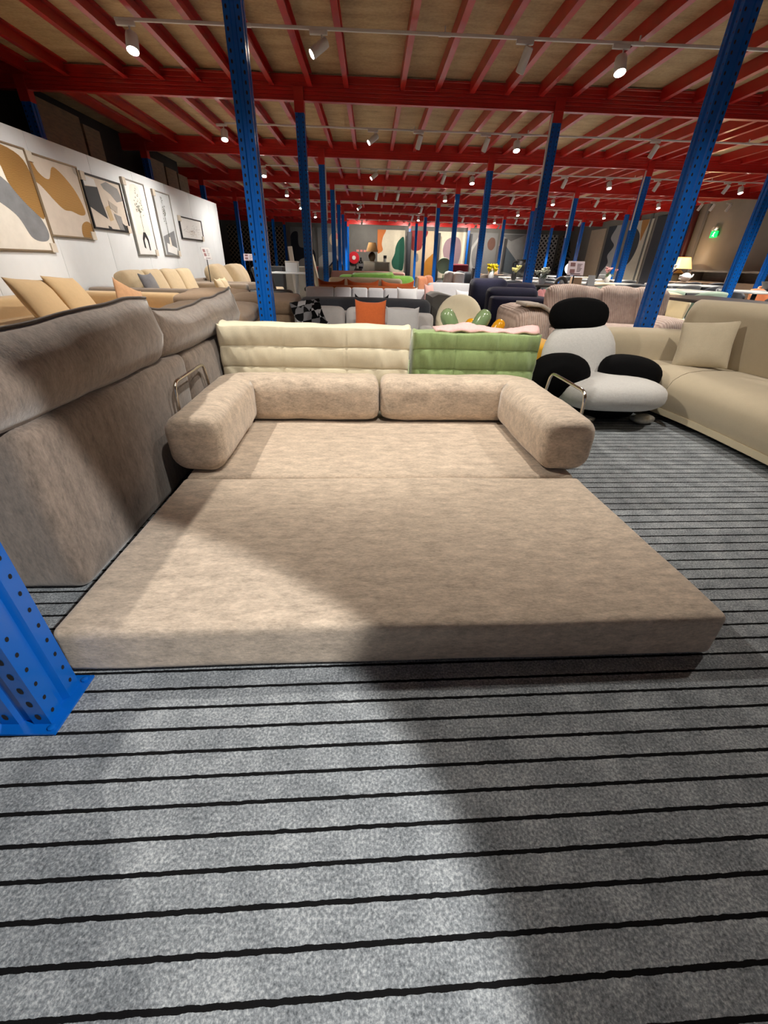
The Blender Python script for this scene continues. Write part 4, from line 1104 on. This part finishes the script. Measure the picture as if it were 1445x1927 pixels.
t = thing('bottle', 'dark bottle with a pale label left of the cream console', 'bottle', (-.62, 26.6, .70))
mk('glass', G().lathe([(.12, 0), (.12, .2), (.12, .3), (.05, .38), (.04, .5), (.05, .52)], 18), plain('dark_glass', (20, 26, 34), .15), t)
mk('paper_label', G().lathe([(.122, .1), (.122, .24)], 18), plain('label_white', (210, 210, 206), .7), t)
t = thing('side_cabinet', 'low dark cabinet carrying the dark bottle at the back wall', 'cabinet', (-.66, 26.6, 0))
mk('body', G().bbox(-.25, .1, -.2, .2, 0, .70, .01, 1), wood('dark_wood', (52, 44, 40)), t)
t = thing('jar', 'small dark jar standing on the cream console', 'jar', (.72, 26.85, 1.05))
mk('body', G().lathe([(.08, 0), (.09, .08), (.08, .16)], 16), plain('label_white', (210, 210, 206), .7), t)
mk('lid', G().lathe([(.09, .16), (.09, .3), (.001, .3)], 16), M_black, t)
t = thing('pet_house', 'dark navy house shaped shelter standing among the far columns', 'house', (-1.36, 18.3, 0))
g = G().prism([(-.26, 0), (.26, 0), (.26, .85), (0, 1.12), (-.26, .85)], -.3, .3, M=R('X', 90))
mk('body', g, plain('navy_board', (22, 26, 48), .6), t, smooth=0)
mk('gable', G().prism([(-.2, .45), (.0, .45), (.0, 1.02), (-.2, .84)], .3, .306, M=R('X', 90)), plain('gable_sand', (150, 128, 84), .7), t, smooth=0)

# ------------------------------------------------------------------ white desk corner beyond the mocha sofas
t = thing('desk', 'white desk with a pedestal leg beyond the mocha sofas', 'desk', (-1.72, 10.3, 0))
mk('desktop', G().bbox(-.42, .42, -.3, .3, .75, .78, .006, 1), M_white, t)
mk('leg', G().bbox(.06, .12, -.05, .05, .03, .75, .006, 1), M_white, t)
mk('base', G().bbox(-.14, .3, -.2, .2, 0, .03, .006, 1), M_white, t)
t = thing('storage_box', 'white box standing on the white desk', 'box', (-1.72, 10.35, .78))
mk('body', G().bbox(-.13, .13, -.1, .1, 0, .18, .008, 1), M_white, t)
mk('lid', G().bbox(-.135, .135, -.105, .105, .18, .205, .006, 1), M_wmetal, t)
o = mk('leaning_board', G().bbox(-.05, .05, -.012, .012, 0, 1.28, .004, 1), M_wmetal, loc=(-1.76, 11.2, 0), smooth=0)
o.rotation_euler = (math.radians(-4), math.radians(-6), 0)
tag(o, 'narrow white board leaning upright behind the white desk', 'board')
def office_chair(label, loc, rz, tilt):
    t = thing('reclining_chair', label, 'chair', loc, rz)
    mk('backrest', G().rbox(.42, .09, .55, .04, 5, (0, .01, 0), M=T(0, .2, .62) @ R('X', tilt)), M_black, t, smooth=180)
    mk('seat', G().rbox(.46, .46, .1, .04, 5, M=T(0, -.08, .38)), M_black, t, smooth=180)
    mk('stem', G().tube([(0, -.05, .04), (0, -.05, .34)], .03, 10), M_chrome, t)
    for k in range(5):
        a = 2 * PI * k / 5
        mk('foot', G().tube([(0, -.05, .06), (.26 * math.cos(a), -.05 + .26 * math.sin(a), .03)], .018, 8), M_black, t)
    return t
office_chair('black reclining chair leaning back, left of the white desk', (-1.95, 9.2, 0), .9, -24)
office_chair('black reclining chair carrying a cream roll, right of the white desk', (-1.36, 12.0, 0), -.6, -20)
o = mk('bolster_roll', G().lathe([(.001, -.35), (.06, -.34), (.065, -.3), (.065, .3), (.06, .34), (.001, .35)], 18), F_ivory, loc=(-1.40, 11.6, .80), smooth=60)
o.rotation_euler = (0, math.radians(-12), 0); tag(o, 'cream bolster roll propped on the black reclining chair', 'bolster')
for k, (x, y, c, lab) in enumerate(((-2.9, 14.2, (60, 62, 66), 'charcoal cabinet beyond the partition end'), (-2.3, 14.6, (176, 172, 160), 'beige storage unit behind the far left column'), (-1.9, 16.2, (128, 36, 34), 'dark red storage unit behind the white desk'))):
    t = thing('storage_unit', lab, 'cabinet', (x, y, 0))
    mk('body', G().bbox(-.3, .3, -.25, .25, 0, .84, .01, 1), plain('unit_%d' % k, c, .6), t)
    for q in (0, 1): mk('door', G().bbox(-.29 + .3 * q, -.01 + .3 * q, -.262, -.25, .04, .8, .004, 1), plain('unit_%d' % k, c, .6), t)

# ------------------------------------------------------------------ dining tables, chairs and what stands on them
def table(label, x, y, W, D, mat, h=.75, rz=0):
    t = thing('dining_table', label, 'table', (x, y, 0), rz)
    mk('tabletop', G().bbox(-W / 2, W / 2, -D / 2, D / 2, h - .03, h, .008, 2), mat, t)
    for sx in (-1, 1):
        for sy in (-1, 1): mk('leg', G().bbox(-.025 + sx * (W / 2 - .08), .025 + sx * (W / 2 - .08), -.025 + sy * (D / 2 - .08), .025 + sy * (D / 2 - .08), 0, h - .03, .005, 1), M_black, t)
    return t
CHAIR = {}
def chair(label, x, y, rz, key, rgb, h=.765):
    if key in CHAIR:
        return dup(CHAIR[key], label, (x, y, 0), rz, 'dining chairs on the right')
    t = thing('dining_chair', label, 'chair', (x, y, 0), rz, 'dining chairs on the right')
    m = plain('chair_' + key, rgb, .6, var=.06)
    vs, fs = [], []; n, k_ = 16, 10
    for i in range(n + 1):
        a = math.radians(-100 + 200 * i / n)
        for j in range(k_ + 1):
            q = j / k_; top = h - .10 * (abs(a) / math.radians(100)) ** 2.2 * 1.2
            z = .42 + (top - .42) * q; rr = .20 + .035 * q
            vs.append((rr * math.sin(a) * 1.05, rr * math.cos(a) * .95, z))
    for i in range(n):
        for j in range(k_): a = i * (k_ + 1) + j; fs.append((a, a + 1, a + k_ + 2, a + k_ + 1))
    o = mk('shell_back', G().add(vs, fs), m, t, smooth=180); md = o.modifiers.new('Solidify', 'SOLIDIFY'); md.thickness = .028; md.offset = 0
    mk('seat', G().rbox(.42, .42, .07, .033, 5, M=T(0, -.02, .425)), m, t, smooth=180)
    for sx in (-1, 1):
        for sy in (-1, 1): mk('leg', G().tube([(sx * .14, sy * .14 - .02, .4), (sx * .2, sy * .2 - .02, 0)], .011, 8), M_black, t)
    CHAIR[key] = t
    return t
COLS = {'grey': (92, 92, 94), 'cream': (222, 208, 178), 'mint': (160, 180, 162), 'orange': (216, 140, 92), 'slate': (66, 68, 74), 'taupe': (124, 114, 104)}
W_dark = plain('smoked_glass_top', (52, 46, 44), .35, var=.04); W_mar = plain('white_marble_top', (226, 226, 222), .2, var=.03); W_wal = wood('walnut_top', (118, 92, 70))
TB = [  # x, y, W, D, top, key phrase, chair colours (near left, near right, far left, far right)
 (3.78, 4.35, .82, 2.6, W_dark, 'long smoked glass table behind the curved cream sofa', None),
 (3.35, 8.05, 1.3, .8, W_dark, 'glass table with the small grey arch beyond the striped sofa', ('mint', 'mint', 'grey', 'grey')),
 (4.65, 7.3, 1.3, .8, W_mar, 'white table with mint chairs beside the large leaning column', ('mint', 'mint', 'grey', 'mint')),
 (6.75, 7.6, 1.4, .8, W_mar, 'white table with the dark bowl near the right edge', ('grey', 'cream', 'slate', 'orange')),
 (3.2, 10.2, 1.3, .8, W_mar, 'white table with the yellow flowers beyond the navy sofa', ('slate', 'slate', 'grey', 'grey')),
 (5.0, 10.0, 1.3, .8, W_mar, 'white table with the pink twigs beyond the mint chairs', ('cream', 'grey', 'grey', 'cream')),
 (7.0, 10.3, 1.4, .8, W_mar, 'white table with tall white flowers beside the leaning column', ('grey', 'slate', 'grey', 'slate')),
 (9.2, 9.6, 1.4, .8, W_wal, 'walnut table with the white bouquet toward the right hand wall', ('slate', 'cream', 'orange', 'grey')),
 (4.3, 13.0, 1.4, .8, W_mar, 'white table with the black urn far behind the navy sofa', ('grey', 'grey', 'taupe', 'taupe')),
 (6.6, 13.2, 1.4, .8, W_mar, 'white table with the lit white bowl in the third row', ('taupe', 'grey', 'grey', 'taupe')),
 (8.9, 13.0, 1.4, .8, W_wal, 'walnut table with the white teapot before the low sideboard', ('slate', 'slate', 'grey', 'grey')),
 (4.2, 16.5, 1.4, .8, W_wal, 'walnut table with a pale box, far beyond the black urn', ('taupe', 'slate', 'taupe', 'slate')),
 (7.0, 16.6, 1.4, .8, W_mar, 'white table with the round white plaque in the farthest row', ('grey', 'cream', 'grey', 'cream')),
]
for (x, y, W, D, tm, ph, ch) in TB:
    table(ph, x, y, W, D, tm)
    short = ph.split(' table with ')[-1] if ' table with ' in ph else ph
    if ch:
        for (sx, sy, rz, pos), c in zip(((-.32, -.55, PI, 'near side, left seat'), (.32, -.55, PI, 'near side, right seat'), (-.32, .55, 0, 'far side, left seat'), (.32, .55, 0, 'far side, right seat')), ch):
            wd = ('%s shell chair, %s at the table with %s' % (c, pos, short)).split()
            chair(' '.join(wd[:16]), x + sx, y + sy, rz, c, COLS[c])
for k, (yy, c) in enumerate(((3.45, 'slate'), (4.15, 'grey'), (4.95, 'slate'))):
    chair('%s shell chair on the far side of the long smoked glass table, %s' % (c, ['nearest', 'middle', 'farthest'][k]), 4.42, yy, -PI / 2, c, COLS[c])
chair('cream shell chair at the far end of the long smoked glass table', 3.95, 5.98, 0, 'cream', COLS['cream'])
def flowers(label, loc, rgb, vase, n=9, s=.05, h=.25, spread=.12, seed=1):
    t = thing('flower_vase', label, 'flowers', loc); rnd = random.Random(seed)
    mk('vase', G().lathe([(.04, 0), (.06, .05), (.055, .12), (.035, .16), (.04, .17)], 16), vase, t)
    st = G(); bl = G(); lf = G()
    for k in range(n):
        a, q = rnd.uniform(0, 2 * PI), rnd.random() ** .5 * spread
        p = Vector((q * math.cos(a), q * math.sin(a), h + rnd.uniform(-.05, .06)))
        st.tube([(0, 0, .12), (p.x * .4, p.y * .4, (h + .12) / 2), p], .004, 5)
        for b in range(5):
            M = T(*p) @ R('Z', b * 72 + k * 20) @ R('X', 50)
            bl.ell(s * .36, s * .62, s * .2, 8, 6, M=M @ T(0, s * .4, 0))
        lf.ell(.012, .045, .005, 8, 6, M=T(p.x * .6, p.y * .6, h * .7) @ R('Z', a * 57) @ R('X', 40))
    mk('stems', st, plain('stem_green', (64, 96, 52), .6), t); mk('blossoms', bl, plain('petal_%d_%d_%d' % rgb, rgb, .6), t, smooth=180); mk('leaves', lf, plain('stem_green', (64, 96, 52), .6), t)
    return t
flowers('bright yellow flowers in a vase just above the navy sofa', (2.55, 10.1, .75), (238, 214, 20), M_white, 8, .08, .2, .09, 2)
flowers('pale yellow flowers in a dark pot, right of the black urn', (3.05, 10.1, .75), (232, 226, 150), M_black, 7, .09, .17, .08, 4)
flowers('white and green flowers in a vase on the glass table', (2.95, 8.1, .75), (224, 228, 206), M_white, 8, .07, .16, .12, 6)
flowers('tall white flowers in a vase beside the leaning blue column', (6.2, 9.9, .75), (222, 220, 206), plain('clear_vase', (190, 200, 196), .1), 14, .10, .27, .16, 8)
flowers('pink twig flowers standing on a white table', (5.05, 10.0, .75), (206, 150, 150), M_wmetal, 9, .05, .2, .14, 10)
flowers('white bouquet in a low pot on the walnut table', (8.85, 9.5, .75), (232, 226, 224), M_wmetal, 14, .12, .18, .16, 12)
t = thing('urn', 'black urn with two handles on a far white table', 'urn', (4.1, 12.9, .75))
mk('body', G().lathe([(.12, 0), (.2, .1), (.22, .25), (.16, .38), (.19, .42)], 22), M_black, t)
for sx in (-1, 1): mk('handle', G().tube(fillet([(sx * .18, 0, .36), (sx * .28, 0, .36), (sx * .28, 0, .2), (sx * .2, 0, .16)], .04), .02, 8), M_black, t)
t = thing('arch_ornament', 'small grey arch ornament with a pale ball on the glass table', 'ornament', (3.25, 8.0, .75))
mk('arch', G().tube([(-.09 * math.cos(math.radians(a)), 0, .005 + .1 * math.sin(math.radians(a))) for a in range(0, 181, 15)], .028, 10), plain('ornament_grey', (96, 92, 90), .7), t)
mk('ball', G().ell(.035, .035, .035, 14, 10, M=T(0, -.0, .04)), M_white, t, smooth=180)
o = mk('tissue_box', G().rbox(.17, .11, .12, .015, 3), plain('peach_card', (214, 178, 146), .7), loc=(3.5, 8.0, .81), smooth=60); tag(o, 'peach coloured box on the glass table', 'box')
o = mk('folded_card', G().box(-.06, .06, -.002, .002, 0, .16, M=R('X', -14)).box(-.06, .06, -.002, .002, 0, .16, M=T(0, .078, 0) @ R('X', 14)), M_white, loc=(3.78, 8.0, .75), smooth=0); tag(o, 'folded white card standing at the right end of the glass table', 'card')
t = thing('bowl', 'dark grey bowl on the white table near the right edge', 'bowl', (6.6, 7.5, .75))
mk('body', G().lathe([(.07, 0), (.16, .05), (.2, .14), (.19, .14), (.14, .05), (.001, .02)], 24), plain('ornament_dark', (60, 58, 58), .5), t)
mk('filling', G().ell(.12, .12, .07, 14, 8, M=T(0, 0, .12)), M_white, t, smooth=180)
t = thing('teapot', 'white teapot on the walnut table before the low sideboard', 'teapot', (8.7, 12.9, .75))
mk('body', G().ell(.13, .13, .11, M=T(0, 0, .11)), M_white, t, smooth=180)
mk('spout', G().tube([(.1, 0, .1), (.17, 0, .13), (.2, 0, .19)], [.03, .022, .015], 8), M_white, t); mk('handle', G().tube([(-.1, 0, .16), (-.18, 0, .15), (-.18, 0, .07), (-.11, 0, .06)], .012, 8), M_white, t)
o = mk('white_bowl', G().lathe([(.06, 0), (.17, .09), (.18, .12), (.16, .1), (.001, .02)], 22), M_white, loc=(6.5, 13.0, .75), smooth=60); tag(o, 'white bowl on the third row white table', 'bowl')
o = mk('pale_box', G().rbox(.3, .2, .2, .015, 3), plain('peach_card', (214, 178, 146), .7), loc=(4.2, 16.4, .85), smooth=60); tag(o, 'pale box on the far walnut table', 'box')
t = thing('plaque', 'round white plaque on a stand in the farthest row', 'ornament', (6.9, 16.5, .75))
mk('disc', G().lathe([(.001, -.015), (.17, -.015), (.17, .015), (.001, .015)], 28, M=T(0, 0, .24) @ R('X', 90)), M_white, t, smooth=30); mk('stand', G().bbox(-.06, .06, -.04, .04, 0, .08, .006, 1), M_black, t)
t = thing('lollipop_tree', 'round sage green disc tree ornament on a thin stem', 'ornament', (2.256, 15.0, 0))
mk('disc', G().ell(.22, .05, .22, M=T(0, 0, 0.969)), plain('sage_disc', (118, 132, 98), .6), t, smooth=180)
mk('stem', G().tube([(0, 0, .3), (0, 0, .72)], .018, 8), plain('sage_disc', (118, 132, 98), .6), t); mk('pot', G().lathe([(.14, 0), (.2, .32), (.18, .33)], 20), M_wmetal, t)
sofa('dark red high backed armchair beyond the navy sofa', (2.915, 15.2, 0), .3, .62, .7, fabric('wine_fabric', (112, 22, 36)), .42, 1.02, 1, 0, .12, .62, .16, cat='armchair', name='armchair')
o = mk('speaker_tower', G().rbox(.16, .2, .95, .02, 3), plain('ornament_dark', (60, 58, 58), .5), loc=(2.62, 12.0, .475), smooth=60); tag(o, 'slim dark tower box between bright column and yellow flowers', 'cabinet')
# right hand wall: sideboard, lamp, dark red pipe, exit sign
t = thing('sideboard', 'long low brown sideboard along the right hand wall', 'sideboard', (11.1, 14.2, 0), -PI / 2)
mk('carcass', G().box(-1.75, 1.75, -.25, .25, 0, .12).box(-1.75, 1.75, -.25, .25, 1.0, 1.05).box(-1.75, -1.7, -.25, .25, .12, 1).box(1.7, 1.75, -.25, .25, .12, 1).box(-.03, .03, -.25, .25, .12, 1).box(-1.7, 1.7, .2, .25, .12, 1), wood('grey_oak', (122, 108, 92)), t, smooth=0)
for x0, x1 in ((-1.68, -.05), (.05, 1.68)):
    mk('drawer', G().bbox(x0, x1, -.25, .18, .16, .74, .006, 1), wood('brown_oak', (112, 88, 66)), t)
t = thing('table_lamp', 'lit table lamp with an amber pleated shade by the right hand wall', 'lamp', (10.75, 16.4, .0))
mk('base', G().lathe([(.2, 0), (.2, .5), (.05, .55), (.18, .75), (.16, .95), (.03, 1.05), (.03, 1.2)], 20), plain('bronze', (92, 74, 50), .35, .5), t)
mk('lamp_shade', G().lathe([(.36, 1.08), (.35, 1.08), (.22, 1.42), (.23, 1.42)], 28), glow('amber_shade', (240, 180, 100), 1.6), t)
l = bpy.data.lights.new('lamp_bulb', 'POINT'); l.energy = 20; l.color = (1, .75, .45); lo = bpy.data.objects.new('lamp_bulb', l); COL.objects.link(lo); lo.location = (10.75, 16.4, 1.52)
o = mk('fire_pipe', G().lathe([(.11, 0), (.11, 3.0)], 16), plain('pipe_red', (66, 12, 14), .5), loc=(11.28, 17.374, 0), smooth=60); tag(o, 'dark red vertical fire pipe on the right hand wall', 'pipe')
t = thing('exit_sign', 'green lit running figure exit sign high on the right hand wall', 'sign', (11.36, 16.161, 2.076), -PI / 2)
mk('panel', G().bbox(-.16, .16, -.03, .0, -.09, .09, .006, 1), glow('exit_green', (0, 210, 90), 1.6), t)
mk('running_figure', G().lathe([(.001, 0), (.018, 0), (.018, .002), (.001, .002)], 12, M=T(.02, -.031, .055) @ R('X', 90)).prism([(-.03, .035), (.03, .03), (.01, -.01), (.045, -.06), (.03, -.07), (-.005, -.02), (-.05, -.06), (-.06, -.045), (-.02, 0)], .031, .033, M=R('X', 90)), glow('exit_white', (235, 255, 240), 2), t, smooth=0)
for sx in (-1, 1): mk('lamp_cup', G().lathe([(.001, 0), (.05, 0), (.06, .05), (.001, .05)], 14, M=T(sx * .08, -.02, .14) @ R('X', 70)), M_wmetal, t)
t = thing('artificial_tree', 'dark artificial conifer standing in the back right corner', 'tree', (10.6, 26.3, 0))
g = G(); rnd = random.Random(5)
for k in range(260):
    z_ = rnd.uniform(.35, 2.45); a = rnd.uniform(0, 2 * PI); r_ = (2.6 - z_) * .26 * rnd.uniform(.5, 1)
    p = Vector((r_ * math.cos(a), r_ * math.sin(a), z_))
    g.tube([(p.x * .3, p.y * .3, z_ + .06), p, p * 1.0 + Vector((p.x * .25, p.y * .25, -.06))], [.012, .03, .004], 5)
mk('branches', g, plain('dark_needles', (18, 26, 20), .8, var=.3), t, smooth=0)
mk('trunk', G().lathe([(.05, .0), (.03, 2.5)], 10), plain('bark', (46, 36, 28), .9), t); mk('stand', G().lathe([(.2, 0), (.2, .05), (.05, .1)], 16), M_black, t)

# ------------------------------------------------------------------ unseen lamps of the near bays, and spots added to brighten or shape the light
light((1.95, -.35, 2.8), (-1.25, .1, 0), 620, 36, .1, (1, .985, .95))  # added spot; its cone edge on carpet and mattress imitates a person's cast shadow
light((-2.0, 2.3, 2.8), (-.3, 2.2, 0), 220, 110, .5)
light((.9, 2.3, 2.8), (.7, 3.0, .2), 150, 90, .5)
light((2.9, 2.3, 2.8), (2.4, 2.6, .2), 125, 110, .5)
light((5.2, 5.6, 2.8), (5.2, 5.7, 0), 420, 120, .7)  # added out-of-view spot, brightens the dark dining tables
light((8.4, 6.2, 2.8), (8.2, 6.6, 0), 420, 120, .7)  # added out-of-view spot, more fill over the dining side
light((7.9, 9.06, 2.8), (7.9, 9.3, 0), 420, 120, .7)  # added out-of-view spot, fill for the tables farther right
light((.3, 1.0, 2.8), (-.2, 2.75, .5), 150, 62, .6)  # spot added to brighten the back of the cream quilted sofa
